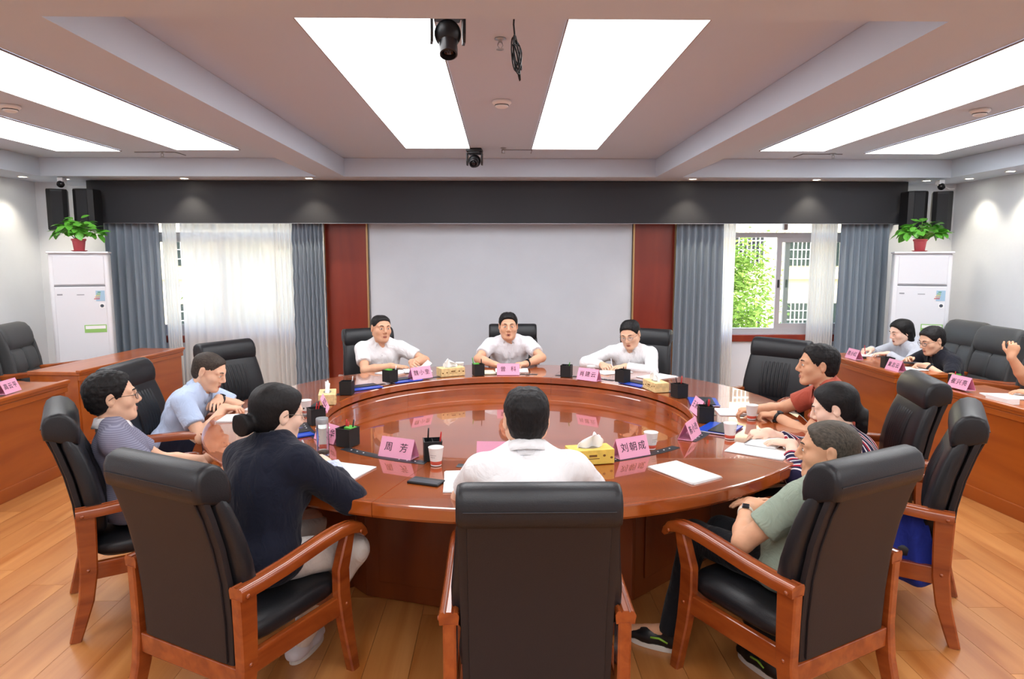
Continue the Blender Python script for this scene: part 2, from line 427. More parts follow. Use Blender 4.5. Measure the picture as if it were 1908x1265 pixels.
# ---------------- dark valance ----------------
t = thing('valance', 'long charcoal pelmet board above the windows and the pale panel', 'valance', (0, 8.15, 2.20))
b = MB(); b.box((.01, .012, .247), (9.70, .024, .494), None, .003); b.build('front_board', M_BLACK, t)
b = MB(); b.box((.01, .10, .48), (9.70, .15, .02)); b.build('top_board', M_BLACK, t)
for x in (-4.83, 4.85): b = MB(); b.box((x, .13, .247), (.02, .21, .494)); b.build('end_board', M_BLACK, t)
b = MB(); b.box((.01, .004, .0015), (9.70, .014, .006)); b.build('edge_strip', mat('dull_metal', rgb(150, 150, 155), .35, metal=.7), t)

# ---------------- windows ----------------
M_GLASS = mat('window_glass', rgb(150, 185, 165), .02, alpha=.16, spec=.5)
M_SILL = M_RED
wi = 1
for (a, b_) in WIN:
    t = structure(empty('window_%d' % wi, ((a+b_)/2, YW+.10, WZ0))); wi += 1
    w = b_-a; h = WZ1-WZ0
    b = MB()
    for x in (-w/2+.03, w/2-.03): b.box((x, 0, h/2), (.06, .09, h))
    for z in (.03, h-.03, h-.34): b.box((0, 0, z), (w-.12, .09, .06))
    b.build('window_frame', M_ALU, t)
    b = MB(); b.box((.10 if a > 0 else -.10, 0, h-.155), (.045, .06, .25)); b.build('mullion', M_ALU, t)
    # two sliding sashes; the right one stands over the left one's edge
    for (sx0, sx1, dy) in (((.0, w/2-.06, -.022), (.12, w/2-.08, .022)) if a > 0 else ((-w/2+.06, .02, -.022), (-.02, w/2-.06, .022))):
        s = empty('sash', (0, dy, 0)); s.parent = t
        z0, z1 = .06, h-.37
        b = MB()
        for x in (sx0+.03, sx1-.03): b.box((x, 0, (z0+z1)/2), (.06, .030, z1-z0))
        for z in (z0+.03, z1-.03): b.box(((sx0+sx1)/2, 0, z), (sx1-sx0-.12, .030, .06))
        fr = b.build('sash_frame', M_ALU, s)
        b = MB(); b.box(((sx0+sx1)/2, 0, (z0+z1)/2), (sx1-sx0-.12, .006, z1-z0-.12)); b.build('pane', M_GLASS, s)
        b = MB(); b.box((sx0+.03, -.020, .62), (.022, .012, .10), None, .003); b.build('latch', M_BLK, s)
    b = MB(); b.box((0, 0, h-.155), (w-.12, .006, .25)); b.build('pane', M_GLASS, t)
    b = MB(); b.box((0, -.0675, -.055), (w+.16, .135, .085), None, .006); b.build('window_sill', M_SILL, t)
    b = MB(); b.box((0, .0, -.010), (w+.0, .20, .02)); b.build('track', M_ALU, t)

# ---------------- curtains ----------------
def fabric(name, col, transl, rough=.9, alpha=1.0):
    m = bpy.data.materials.new(name); m.use_nodes = True; n = m.node_tree.nodes; l = m.node_tree.links
    b = n['Principled BSDF']; b.inputs['Base Color'].default_value = col; b.inputs['Roughness'].default_value = rough; b.inputs['Specular IOR Level'].default_value = .15
    tr = n.new('ShaderNodeBsdfTranslucent'); tr.inputs[0].default_value = col; mx = n.new('ShaderNodeMixShader'); mx.inputs[0].default_value = transl
    out = n['Material Output']; l.new(b.outputs[0], mx.inputs[1]); l.new(tr.outputs[0], mx.inputs[2]); last = mx
    if alpha < 1:
        tp = n.new('ShaderNodeBsdfTransparent'); m2 = n.new('ShaderNodeMixShader'); m2.inputs[0].default_value = alpha
        l.new(tp.outputs[0], m2.inputs[1]); l.new(mx.outputs[0], m2.inputs[2]); last = m2
    tc = n.new('ShaderNodeTexCoord'); nz = n.new('ShaderNodeTexNoise'); nz.inputs['Scale'].default_value = 420; bp = n.new('ShaderNodeBump'); bp.inputs['Strength'].default_value = .1; bp.inputs['Distance'].default_value = .002
    l.new(tc.outputs['Object'], nz.inputs['Vector']); l.new(nz.outputs['Fac'], bp.inputs['Height']); l.new(bp.outputs[0], b.inputs['Normal'])
    l.new(last.outputs[0], out.inputs[0]); return m
M_CURT = fabric('grey_blue_curtain', rgb(136, 148, 160), .06)
M_SHEER = fabric('white_sheer', rgb(244, 244, 242), .55, alpha=.82)
def curtain(name, label, x0, x1, y, z0, z1, folds, amp, m, wave=0, seed=0, thin=False):
    rnd = random.Random(seed); nx = folds*10; nz_ = 26; ph = [rnd.uniform(-.5, .5) for _ in range(folds+2)]; am = [rnd.uniform(.65, 1.15) for _ in range(folds+2)]
    b = MB(); front = []
    for i in range(nx+1):
        u = i/nx; f = u*folds; k = int(f); row = []
        for j in range(nz_+1):
            v = j/nz_; z = z0+(z1-z0)*v; spread = 1+.05*(1-v)
            x = (x0+x1)/2+((x1-x0)*(u-.5))*spread
            x += wave*math.sin(v*2*PI*9+k*PI)*.5
            a = amp*(am[k]*(1-(f-k))+am[k+1]*(f-k))*(.75+.25*(1-v))
            yy = y+a*math.sin(2*PI*f+ph[k]*(1-v)*.8)+.004*math.sin(6*v+f*3)
            row.append(Vector((x, yy, z)))
        front.append(row)
    b.loft(front, cap=False, closed=False)
    t = thing(name, label, 'curtain', ((x0+x1)/2, y, z0)); o = b.build('cloth', m, t, True)
    o.location = (-(x0+x1)/2, -y, -z0)
    sd = o.modifiers.new('thick', 'SOLIDIFY'); sd.thickness = .002 if thin else .004; sd.offset = 0
    r = MB(); r.tube([(-(x1-x0)/2-.02, 0, z1-z0+.004), ((x1-x0)/2+.02, 0, z1-z0+.004)], .008, 8); r.build('curtain_track', M_ALU, t, True)
    return t
CT = 2.36
curtain('curtain', 'grey blue curtain left of the left window beside the air conditioner', -4.72, -4.08, 8.25, .04, CT, 7, .040, M_CURT, 0, 1)
PLEAT = curtain('curtain', 'grey blue pleated curtain between left window and red panel', -2.50, -2.12, 8.25, .04, CT, 8, .022, M_CURT, .012, 2)
curtain('curtain', 'grey blue curtain between red panel and right window', 2.13, 2.70, 8.25, .04, CT, 7, .034, M_CURT, .0, 3)
curtain('curtain', 'grey blue curtain right of the right window beside the air conditioner', 4.13, 4.72, 8.25, .04, CT, 7, .038, M_CURT, 0, 4)
curtain('sheer_curtain', 'narrow white sheer gathered at the outer side of the left window', -4.06, -3.89, 8.285, .04, CT, 6, .018, M_SHEER, 0, 5, True)
curtain('sheer_curtain', 'wide white sheer drawn across the bright left window', -3.86, -2.74, 8.32, .04, CT, 11, .022, M_SHEER, 0, 6, True)
curtain('sheer_curtain', 'white sheer gathered between left window and pleated curtain', -2.73, -2.51, 8.29, .04, CT, 4, .026, M_SHEER, 0, 7, True)
curtain('sheer_curtain', 'thin white sheer gathered at the left edge of the open right window', 2.71, 2.86, 8.29, .04, CT, 4, .018, M_SHEER, 0, 8, True)
curtain('sheer_curtain', 'white sheer gathered at the right edge of the open right window', 3.80, 4.12, 8.315, .04, CT, 10, .020, M_SHEER, 0, 9, True)
b = MB(); b.tube([(-2.115, 8.20, 2.34), (-2.112, 8.19, 1.5), (-2.118, 8.20, .75), (-2.10, 8.20, .72)], .004, 6)
co = b.build('pull_cord', mat('cord_white', rgb(225, 220, 212), .6), PLEAT, True); co.location = (-PLEAT.location.x, -PLEAT.location.y, -PLEAT.location.z)

# ---------------- yard behind the windows ----------------
M_FAC = mat('facade_cream', rgb(214, 202, 168), .8, vary=.03, vscale=.6); M_FACG = mat('facade_glass', rgb(40, 42, 44), .7, spec=.1); M_BAR = mat('window_bars', rgb(238, 236, 230), .5)
slab('ground', [x0x1(-40, 40, 9.2, 40, -6.2, -6.0)], mat('yard_concrete', rgb(170, 168, 160), .9))
def facade(x0, x1, y, lab, dark=False, rows=5):
    t = thing('building', lab, 'building', ((x0+x1)/2, y, -6.0)); w = x1-x0
    b = MB(); b.box((0, 3, 7.5), (w, 6, 15)); b.build('wall', M_FAC, t)
    for r in range(rows):
        z = 2.2+r*2.75
        b = MB(); b.box((0, -.12, z-.65), (w, .24, .10)); b.build('ledge', M_FAC, t)
        n = max(2, int(w/2.0))
        for i in range(n):
            x = -w/2+w*(i+.5)/n
            b = MB(); b.box((x, -.02, z+.45), (1.15, .06, 1.25)); wn = b.build('window', M_FACG, t)
            b = MB()
            for q in range(8): b.box((x-.58+1.16*q/7, -.40, z+.45), (.03, .03, 1.45))
            for q in range(5): b.box((x, -.40, z-.26+1.42*q/4), (1.2, .03, .03))
            for sx in (-1, 1):
                for zz in (-.26, 1.16): b.box((x+sx*.59, -.2, z+zz), (.03, .4, .03))
            b.build('window_bars', M_BAR, wn)
    return t
facade(-15.1, 20.9, 27.0, 'cream apartment block with barred windows seen through the windows')
def tree(x, y, z, h, rx, n, lab, seed):
    rnd = random.Random(seed); t = thing('tree', lab, 'tree', (x, y, z))
    b = MB(); b.tube([(0, 0, 0), (.1, .05, h*.4), (-.05, .1, h*.75)], [.16, .11, .05], 8)
    for k in range(7):
        a = k*2.4; b.tube([(.05, .05, h*(.38+.05*k)), (rx*.55*math.cos(a), rx*.55*math.sin(a), h*(.55+.05*k))], [.05, .015], 6)
    b.build('trunk', mat('bark', rgb(96, 76, 56), .9), t, True)
    vs, fs = [], []
    cl = [(rnd.gauss(0, rx*.45), rnd.gauss(0, rx*.45), h*rnd.uniform(.35, 1.0)) for _ in range(46)]
    for k in range(n):
        c = rnd.choice(cl); p = Vector((c[0]+rnd.gauss(0, .26), c[1]+rnd.gauss(0, .26), c[2]+rnd.gauss(0, .28)))
        e = Euler((rnd.uniform(-.9, .9), rnd.uniform(-.9, .9), rnd.uniform(0, 6.3))).to_matrix(); s = rnd.uniform(.05, .10); i = len(vs)
        for q in ((0, -s, 0), (s*.45, 0, .012), (0, s, 0), (-s*.45, 0, .012)): vs.append(p+e @ Vector(q))
        fs.append((i, i+1, i+2, i+3))
    me = bpy.data.meshes.new('foliage'); me.from_pydata(vs, [], fs); o = link('foliage', me, fabric('leaf_green_%d' % seed, rgb(112, 142, 62), .4, .6), t); o['kind'] = 'stuff'
tree(6.0, 17.0, -6.0, 7.9, .42, 5200, 'leafy yellow green tree outside the right window', 11)
tree(4.72, 13.5, -6.0, 6.75, .55, 5200, 'lower bushy tree crown just outside the right window', 12)
tree(-5.5, 15.0, -6.0, 8.0, 2.0, 5000, 'leafy tree behind the sheers of the left window', 13)
# ---------------- round conference table ----------------
TC = (.054, 4.615); R_OUT, R_IN, TZ = 1.944, 1.234, .76
def pol(ang_deg, r, z=TZ):
    """angle measured from the camera side of the table, growing to the left"""
    a = math.radians(ang_deg); return Vector((TC[0]-r*math.sin(a), TC[1]-r*math.cos(a), z))
def dir_in(ang_deg): return -math.radians(ang_deg)          # heading (about Z) of something facing the table centre
table = thing('conference_table', 'large round red brown veneer conference table with sunken glossy centre', 'table', (TC[0], TC[1], 0))
def sweep_ring(prof, a0, a1, n):
    b = MB(); rings = []
    for i in range(n+1):
        a = a0+(a1-a0)*i/n; rings.append([Vector((-r*math.sin(a), -r*math.cos(a), z)) for r, z in prof])
    b.loft(rings); return b
SEAM = 18
for k in range(6):
    a0 = math.radians(SEAM+60*k)+.0006; a1 = math.radians(SEAM+60*k+60)-.0006
    o = sweep_ring([(R_IN+.006, TZ), (R_IN+.012, TZ), (R_OUT-.014, TZ), (R_OUT-.008, TZ), (R_OUT-.002, TZ-.002), (R_OUT, TZ-.009), (R_OUT, TZ-.012), (R_OUT, TZ-.052), (R_OUT, TZ-.055), (R_OUT-.006, TZ-.066), (R_IN+.03, TZ-.066), (R_IN, TZ-.05), (R_IN, TZ-.006)], a0, a1, 24).build('top_segment', M_TABLE, table, True, 25)
    o = sweep_ring([(R_IN+.026, .695), (R_IN+.026, .585), (R_IN-.004, .585), (R_IN-.004, .662), (R_IN+.003, .668), (R_IN+.003, .695)], a0, a1, 24).build('inner_ring', M_TABLE, table, True, 40)
b = MB(); b.lathe([(R_IN-.006, .600), (R_IN-.006, .612), (.001, .612)], 96, cap=True); b.build('centre_panel', M_TABLE, table)
AP = 1.365
hs_ = AP*math.tan(math.radians(15))
for k in range(12):
    a = math.radians(SEAM+30*k); fx = Vector((-math.sin(a), -math.cos(a), 0)); sx = Vector((math.cos(a), -math.sin(a), 0)); Rf = Matrix((sx, fx, Vector((0,0,1)))).transposed()
    b = MB(); b.box(fx*(AP-.02)+Vector((0,0,.348)), (2*hs_-.002, .04, .684), Rf); p = b.build('base_panel', M_TABLE_D, table)
    b = MB(); b.box(fx*(AP+.004)+Vector((0,0,.30)), (2*hs_-.16, .010, .40), Rf, .003); b.build('door', M_TABLE_D, p)
    b = MB(); b.box(fx*(AP+.003)+sx*-.06+Vector((0,0,.585)), (.15, .010, .024), Rf, .003); b.build('cable_slot', M_BLK, p)
for k in range(6):
    a = math.radians(48+60*k); fx = Vector((-math.sin(a), -math.cos(a), 0)); sx = Vector((math.cos(a), -math.sin(a), 0)); Rf = Matrix((sx, fx, Vector((0,0,1)))).transposed()
    b = MB(); b.box(fx*1.49+Vector((0,0,.347)), (.46, .32, .69), Rf, .004); b.build('pedestal', M_TABLE_D, table)
# dark data strips let into the top, one for each seat
M_STRIP = mat('data_strip', rgb(52, 54, 60), .35, metal=.3)
for k in range(12):
    c = math.radians(30*k)
    o = sweep_ring([(1.335, TZ-.002), (1.335, TZ+.002), (1.340, TZ+.003), (1.385, TZ+.003), (1.390, TZ+.002), (1.390, TZ-.002)], c-math.radians(11.5), c+math.radians(11.5), 14).build('data_strip', M_STRIP, table, True, 40)
    for q in (-9, -7, -5, 5, 7, 9):
        a = c+math.radians(q); b = MB(); b.lathe([(.0045, 0), (.0045, .0015), (.001, .0018)], 8, (-1.3625*math.sin(a), -1.3625*math.cos(a), TZ+.003)); b.build('stud', M_WHITEP, o)

# ---------------- chairs ----------------
def superring(w, th, yc, z, n=28, p=4.0, tilt=0):
    r = []
    for i in range(n):
        a = 2*PI*i/n; ca, sa = math.cos(a), math.sin(a)
        x = w/2*math.copysign(abs(ca)**(2/p), ca); y = th/2*math.copysign(abs(sa)**(2/p), sa)
        r.append(Vector((x, yc+y, z+tilt*y)))
    return r
ARM_PROF = [(-.031, -.022), (-.034, .010), (-.028, .022), (-.018, .025), (-.013, .019), (-.008, .025), (.008, .025), (.013, .019), (.018, .025), (.028, .022), (.034, .010), (.031, -.022)]
def arm_mesh(s, pts, x):
    b = MB(); rings = []; m_ = len(pts)
    for i, (y, z) in enumerate(pts):
        y0, z0 = pts[max(i-1, 0)]; y1, z1 = pts[min(i+1, m_-1)]; t = Vector((0, y1-y0, z1-z0)).normalized(); n = Vector((0, -t.z, t.y)); sc = 1.0 if i < m_-2 else (.92 if i == m_-2 else .55)
        rings.append([Vector((s*x, y, z))+Vector((px, 0, 0))+n*pz*sc for px, pz in ARM_PROF])
    b.loft(rings); return b
def chair_parts(t, grey=False):
    leather = M_LEATG if grey else M_LEATH
    # seat
    b = MB(); b.loft([superring(.50, .50, .03, .375, p=6), superring(.535, .535, .025, .395, p=6), superring(.54, .54, .025, .43, p=6), superring(.51, .51, .025, .452, p=5), superring(.38, .38, .02, .462, p=4), superring(.10, .10, .02, .464, p=3)])
    b.build('seat', leather, t, True, 60)
    # back shell
    prof = [(.335, -.272, .490), (.50, -.275, .50), (.66, -.287, .507), (.80, -.312, .51), (.92, -.345, .51), (1.03, -.380, .505)]
    b = MB(); b.loft([superring(w, .034, y, z, p=7) for z, y, w in prof]); sh = b.build('back_shell', M_LEATB if not grey else M_LEATG, t, True, 50)
    b = MB(); b.loft([superring(w-.045, .012, y-.020, z, p=7) for z, y, w in [(.345, -.272, .49), (.50, -.275, .495), (.66, -.287, .497), (.80, -.312, .497), (.92, -.345, .497), (1.005, -.376, .49)]]); b.build('back_panel', M_LEATB if not grey else M_LEATG, sh, True, 50)
    if not grey:
        cp = [(.475, -.215, .38, .05), (.52, -.213, .47, .075), (.58, -.218, .535, .088), (.645, -.228, .572, .094), (.72, -.241, .572, .096), (.80, -.258, .556, .096), (.88, -.281, .540, .094), (.95, -.305, .528, .085), (.985, -.318, .515, .06)]
        b = MB(); b.loft([superring(w, th, y+.005, z, p=4.5) for z, y, w, th in cp]); b.build('back_cushion', leather, t, True, 60)
        # gathered panel in the middle of the cushion
        b = MB(); rows = []
        for i in range(45):
            u = i/44; x = -.135+.27*u; row = []
            for j in range(15):
                v = j/14; z = .585+(.935-.585)*v; yc = -.218-.012*v-.072*v*v; 
                d = .046+.004*math.sin(PI*u)+.008*math.sin(u*2*PI*7.5+.5*math.sin(v*5))*(.35+.65*math.sin(PI*v))+.006*math.sin(PI*v)
                if i in (0, 44) or j in (0, 14): d -= .018
                row.append(Vector((x*(1-.10*(1-v)), yc+d, z)))
            rows.append(row)
        b.loft(rows, cap=False, closed=False); b.build('gathered_panel', leather, t, True)
        poly = [(-.262, .955), (-.256, .985), (-.258, 1.030), (-.274, 1.075), (-.300, 1.106), (-.332, 1.120), (-.366, 1.117), (-.392, 1.100), (-.405, 1.068), (-.406, 1.025), (-.400, .992), (-.380, .985), (-.33, .965)]
        xs = [(-.258, .74), (-.255, .88), (-.245, .96), (-.228, 1), (.228, 1), (.245, .96), (.255, .88), (.258, .74)]; cy, cz = -.345, 1.045
        b = MB(); b.loft([[Vector((x, cy+(y-cy)*s, cz+(z-cz)*s)) for y, z in poly] for x, s in xs]); b.build('headrest', leather, t, True, 60)
        b = MB(); b.tube([(-.235, -.4075, 1.045), (.235, -.4075, 1.045)], .0022, 6); b.build('seam', M_LEATB, t)
    else:
        def pad(name, cp): b = MB(); b.loft([superring(w, th, y, z, p=3.6) for z, y, w, th in cp]); return b.build(name, leather, t, True, 60)
        pad('lower_cushion', [(.475, -.215, .40, .05), (.53, -.212, .52, .085), (.60, -.222, .545, .095), (.645, -.234, .53, .07)])
        for s in (-1, 1):
            b = MB(); b.loft([[p+Vector((s*.131, 0, 0)) for p in superring(w, th, y, z, p=4)] for z, y, w, th in [(.635, -.236, .245, .06), (.68, -.237, .262, .092), (.76, -.252, .262, .096), (.84, -.272, .262, .092), (.885, -.288, .25, .06)]]); b.build('middle_cushion', leather, t, True, 60)
        for s in (-1, 1):
            b = MB(); b.loft([[p+Vector((s*.285, 0, 0)) for p in superring(.045, .13, y, z, p=3)] for z, y in [(.50, -.245), (.60, -.25), (.75, -.268), (.9, -.305), (1.02, -.345), (1.08, -.365)]]); b.build('side_bolster', leather, t, True, 60)
        poly = [(-.265, .875), (-.245, .91), (-.24, .96), (-.25, 1.02), (-.275, 1.08), (-.315, 1.125), (-.365, 1.135), (-.41, 1.115), (-.43, 1.06), (-.42, 1.0), (-.39, .95), (-.33, .89)]
        xs = [(-.292, .50), (-.288, .72), (-.272, .90), (-.245, .97), (-.20, 1), (.20, 1), (.245, .97), (.272, .90), (.288, .72), (.292, .50)]; cy, cz = -.335, 1.01
        b = MB(); b.loft([[Vector((x, cy+(y-cy)*s, cz+(z-cz)*s)) for y, z in poly] for x, s in xs]); b.build('headrest', leather, t, True, 60)
    # wood
    apts = [(-.300, .632), (-.20, .634), (-.08, .642), (.04, .656), (.14, .667), (.22, .672), (.29, .667), (.335, .653), (.362, .630), (.372, .610)]
    for s in (-1, 1):
        a = arm_mesh(s, apts, .290).build('armrest', M_CHW, t, True, 50)
        for (y, z) in ((-.275, .624), (.335, .638)):
            b = MB(); b.lathe([(.009, -.002), (.009, .003), (.005, .006), (.001, .0065)], 12, (s*.3235, y, z), Matrix.Rotation(s*PI/2, 3, 'Y')); b.build('bolt_cap', M_CHW, a, True)
        b = MB(); b.sweep_rect([(s*.288, -.262, .615), (s*.288, -.262, .48), (s*.288, -.264, .34), (s*.287, -.282, .20), (s*.286, -.315, .08), (s*.286, -.338, 0)], .044, [.085, .080, .074, .066, .056, .048], (1, 0, 0)); l_ = b.build('leg', M_CHW, t, True, 40)
        b = MB(); b.lathe([(.008, -.002), (.008, .003), (.001, .006)], 12, (s*.310, -.266, .35), Matrix.Rotation(s*PI/2, 3, 'Y')); b.build('bolt_cap', M_CHW, l_, True)
        b = MB(); b.sweep_rect([(s*.288, .290, .650), (s*.288, .266, .58), (s*.288, .238, .50), (s*.288, .238, .40), (s*.287, .255, .25), (s*.286, .282, .10), (s*.286, .300, 0)], .044, [.050, .064, .072, .074, .066, .056, .048], (1, 0, 0)); l_ = b.build('leg', M_CHW, t, True, 40)
        b = MB(); b.lathe([(.008, -.002), (.008, .003), (.001, .006)], 12, (s*.310, .245, .34), Matrix.Rotation(s*PI/2, 3, 'Y')); b.build('bolt_cap', M_CHW, l_, True)
        b = MB(); b.box((s*.282, -.012, .335), (.030, .47, .085), None, .005); b.build('side_rail', M_CHW, t)
    b = MB(); b.box((0, .252, .335), (.532, .030, .085), None, .005); b.build('front_rail', M_CHW, t)
    b = MB(); b.box((0, -.276, .292), (.532, .036, .085), None, .005); b.build('rear_rail', M_CHW, t)
    return t
CHAIRS = [(.118, 2.39, 0, 'black leather armchair with its back to the camera, nearest and central'), (-1.045, 2.665, -28, 'black leather armchair of the woman in the dark cardigan, seen from behind at left'),
          (-1.86, 3.44, -58, 'leftmost black leather armchair of the table, seen from the side behind the man in grey'), (-2.22, 4.60, -90, 'black leather armchair behind the man in the pale blue shirt'),
          (-2.09, 5.62, -124, 'empty black leather armchair in front of the left window'), (-1.20, 6.60, -152, 'black leather armchair of the man with a booklet, left of the pale wall panel'),
          (.13, 6.98, 180, 'black leather armchair behind the man facing the camera across the table'), (1.31, 6.52, 150, 'black leather armchair of the writing man beside the right red panel'),
          (2.24, 5.66, 134, 'empty black leather armchair below the open right window'), (2.23, 4.07, 76, 'black leather armchair behind the man in the brick red polo'),
          (1.965, 3.33, 57, 'rightmost black leather armchair of the table with a blue garment hanging in it'), (1.165, 2.655, 28, 'black leather armchair of the man in grey green, seen from behind at right')]
proto = None; CH = {}
for x, y, hd, lab in CHAIRS:
    if proto is None:
        t = thing('armchair', lab, 'chair', (x, y, 0), math.radians(hd), 'armchairs around the conference table'); chair_parts(t); t.scale = (1, 1, .97); proto = t
    else:
        t = copy_tree(proto); t.location = (x, y, 0); t.rotation_euler = (0, 0, math.radians(hd)); t['label'] = lab
    CH[hd] = t
grey_proto = None
for x, y, hd, lab in ((-4.62, 6.32, -84, 'grey leather armchair at the left edge of the picture between the two desks'), (-4.66, 7.02, -78, 'grey leather armchair against the air conditioner at left'),
                      (4.60, 7.04, 90, 'grey leather armchair of the woman in the grey hoodie'), (4.46, 6.38, 88, 'grey leather armchair behind the man in the black polo at the right desk'),
                      (4.36, 5.66, 78, 'empty grey leather armchair at the right wall beside the raised arm'), (4.42, 4.92, 86, 'grey leather armchair at the right edge of the picture')):
    if grey_proto is None: t = thing('armchair', lab, 'chair', (x, y, 0), math.radians(hd), 'grey armchairs along the walls'); chair_parts(t, True); grey_proto = t
    else: t = copy_tree(grey_proto); t.location = (x, y, 0); t.rotation_euler = (0, 0, math.radians(hd)); t['label'] = lab

# ---------------- desks along the side walls ----------------
def desk(x, y0, y1, s, skew, lab):
    """s=+1 desk on the right (front faces -X), -1 on the left"""
    t = thing('side_desk', lab, 'desk', (x, (y0+y1)/2, 0), skew); L = y1-y0; d = .52
    b = MB(); b.box((s*d/2, 0, .742), (d, L, .036), None, .006); b.build('worktop', M_DESK, t)
    b = MB(); b.box((s*.012, 0, .762), (.05, L+.02, .030), None, .008); b.build('front_lip', M_DESK, t)
    b = MB(); b.box((s*.035, 0, .39), (.025, L-.04, .66)); fp = b.build('front_panel', M_DESK, t)
    b = MB(); b.box((s*.018, 0, .70), (.03, L-.01, .045), None, .006); b.build('moulding', M_DESK, fp)
    b = MB(); b.box((s*.030, 0, .05), (.04, L-.01, .10), None, .004); b.build('plinth', M_DESK, fp)
    for e in (-1, 1): b = MB(); b.box((s*(d/2+.01), e*(L/2-.03), .362), (d-.05, .036, .724), None, .003); b.build('end_panel', M_DESK, t)
    b = MB(); b.box((s*.25, 0, .50), (.36, L-.10, .02)); b.build('shelf', M_DESK, t)
    return t
desk(-3.64, 3.95, 5.66, -1, math.radians(-1.0), 'near red brown desk at the left wall with a pink name card')
desk(-3.74, 6.14, 7.80, -1, math.radians(-6), 'far red brown desk at the left wall, empty, by the curtain')
desk(3.50, 5.90, 7.30, 1, math.radians(1.0), 'far red brown desk at the right wall where two people write')
desk(3.53, 3.60, 5.34, 1, math.radians(6), 'near red brown desk at the right wall with a pink card and papers')

# ---------------- air conditioners ----------------
def aircon(x, y, rz, lab, face):
    t = thing('air_conditioner', lab, 'air conditioner', (x, y, 0), rz)     # front faces -Y
    b = MB(); b.box((0, 0, .925), (.56, .36, 1.85), None, .03, 3); b.build('body', M_WHITEP, t, True, 40)
    b = MB(); b.box((0, -.186, 1.66), (.475, .016, .31), None, .006); b.build('upper_door', M_WHITEP, t)
    fp = MB(); fp.box((0, -.186, .80), (.475, .016, 1.36), None, .006); f = fp.build('front_panel', M_WHITEP, t)
    b = MB(); b.box((0, -.182, 1.492), (.475, .012, .010)); b.build('gap', mat('shadow_gap', rgb(120, 122, 128), .6), t)
    b = MB(); b.box((0, -.02, 1.853), (.58, .38, .022), None, .008); b.build('top_cap', M_WHITEP, t)
    b = MB(); b.box((0, 0, .03), (.57, .37, .06), None, .008); b.build('foot', mat('ac_foot', rgb(180, 182, 188), .5), t)
    lb = mat('energy_label_blue', rgb(168, 200, 222), .5); lg = mat('label_green', rgb(150, 200, 110), .5); lw = mat('label_white', rgb(250, 250, 250), .5); gy = mat('print_grey', rgb(150, 152, 158), .6); bk = mat('print_dark', rgb(70, 80, 90), .6)
    b = MB(); b.box((.185, -.1955, 1.38), (.085, .003, .115)); e = b.build('energy_label', lb, f)
    for i in range(5): b = MB(); b.box((.175-.006*i, -.1975, 1.42-.018*i), (.03+.006*i, .001, .008)); b.build('bar', mat('lab_%d' % i, [(rgb(60,140,80)), rgb(130,180,70), rgb(220,200,60), rgb(230,150,50), rgb(200,70,60)][i], .5), e)
    b = MB(); b.box((.195, -.1955, 1.27), (.05, .003, .05)); b.build('round_label', lw, f)
    b = MB(); b.lathe([(.018, 0), (.018, .001), (.001, .001)], 16, (.195, -.1972, 1.27), Matrix.Rotation(PI/2, 3, 'X')); b.build('mark', bk, f)
    b = MB(); b.box((.12, -.1955, 1.02), (.21, .003, .085)); g_ = b.build('notice', lg, f)
    b = MB(); b.box((.12, -.1975, 1.035), (.19, .001, .035)); b.build('notice_field', lw, g_)
    b = MB(); b.box((-.19, -.1955, 1.40), (.05, .002, .014)); b.build('brand_mark', gy, f)
    b = MB(); b.box((.0, -.1955, 1.395), (.07, .002, .008)); b.build('print', gy, f)
    return t
aircon(-4.66, 7.64, math.radians(25), 'white upright air conditioner with a potted plant on top, left', 1)
aircon(4.76, 7.64, math.radians(-25), 'white upright air conditioner with a potted plant on top, right', 1)

# ---------------- potted plants ----------------
M_LEAF = mat('pothos_leaf', rgb(92, 164, 54), .35, spec=.5, vary=.35, vscale=9); M_POT = mat('coral_pot', rgb(214, 92, 100), .5); M_STEM = mat('stem_green', rgb(110, 150, 60), .6); M_SOIL = mat('soil', rgb(60, 44, 32), .95)
lb = MB(); rows = []
for j in range(7):
    v = j/6; wv = .5*math.sin(PI*min(1, v*.92+.06))**.8*(1-.35*v); rows.append([Vector((wv*u, v, .16*abs(u)**1.5*wv-.18*v*v)) for u in (-1, -.5, 0, .5, 1)])
lb.loft(rows, cap=False, closed=False); leaf_me = lb.mesh('leaf'); leaf_me.materials.append(M_LEAF); leaf_me.polygons.foreach_set('use_smooth', [True]*len(leaf_me.polygons))
def plant(x, y, z, lab, seed, n, rx, hz):
    rnd = random.Random(seed); t = thing('potted_plant', lab, 'plant', (x, y, z))
    b = MB(); b.lathe([(.046, 0), (.050, .004), (.064, .115), (.072, .118), (.072, .138), (.066, .138), (.064, .120), (.002, .118)], 24); b.build('pot', M_POT, t, True, 40)
    b = MB(); b.lathe([(.06, .0), (.078, .008), (.078, .012), (.058, .004)], 24); b.build('saucer', M_POT, t, True, 40)
    b = MB(); b.lathe([(.064, .118), (.03, .126), (.001, .127)], 16); b.build('soil', M_SOIL, t, True)
    for i in range(n):
        a = rnd.uniform(0, 2*PI); q = math.sqrt(rnd.random()); rr = rx*q; zz = .15+hz*(1-q*q*.75)*rnd.uniform(.45, 1.0)
        p = Vector((rr*math.cos(a), rr*math.sin(a), zz)); s = rnd.uniform(.065, .105)
        if i % 3 == 0:
            b = MB(); b.tube([(.02*math.cos(a), .02*math.sin(a), .12), (p.x*.55, p.y*.55, p.z*.9+.02), p], [.0028, .0024, .0016], 5); b.build('stem', M_STEM, t, True)
        o = link('leaf', leaf_me, None, t); o.location = p; o.scale = (s, s*1.15, s); o.rotation_euler = (rnd.uniform(-.5, .7)-.4*q, rnd.uniform(-.5, .5), a-PI/2+rnd.uniform(-.7, .7))
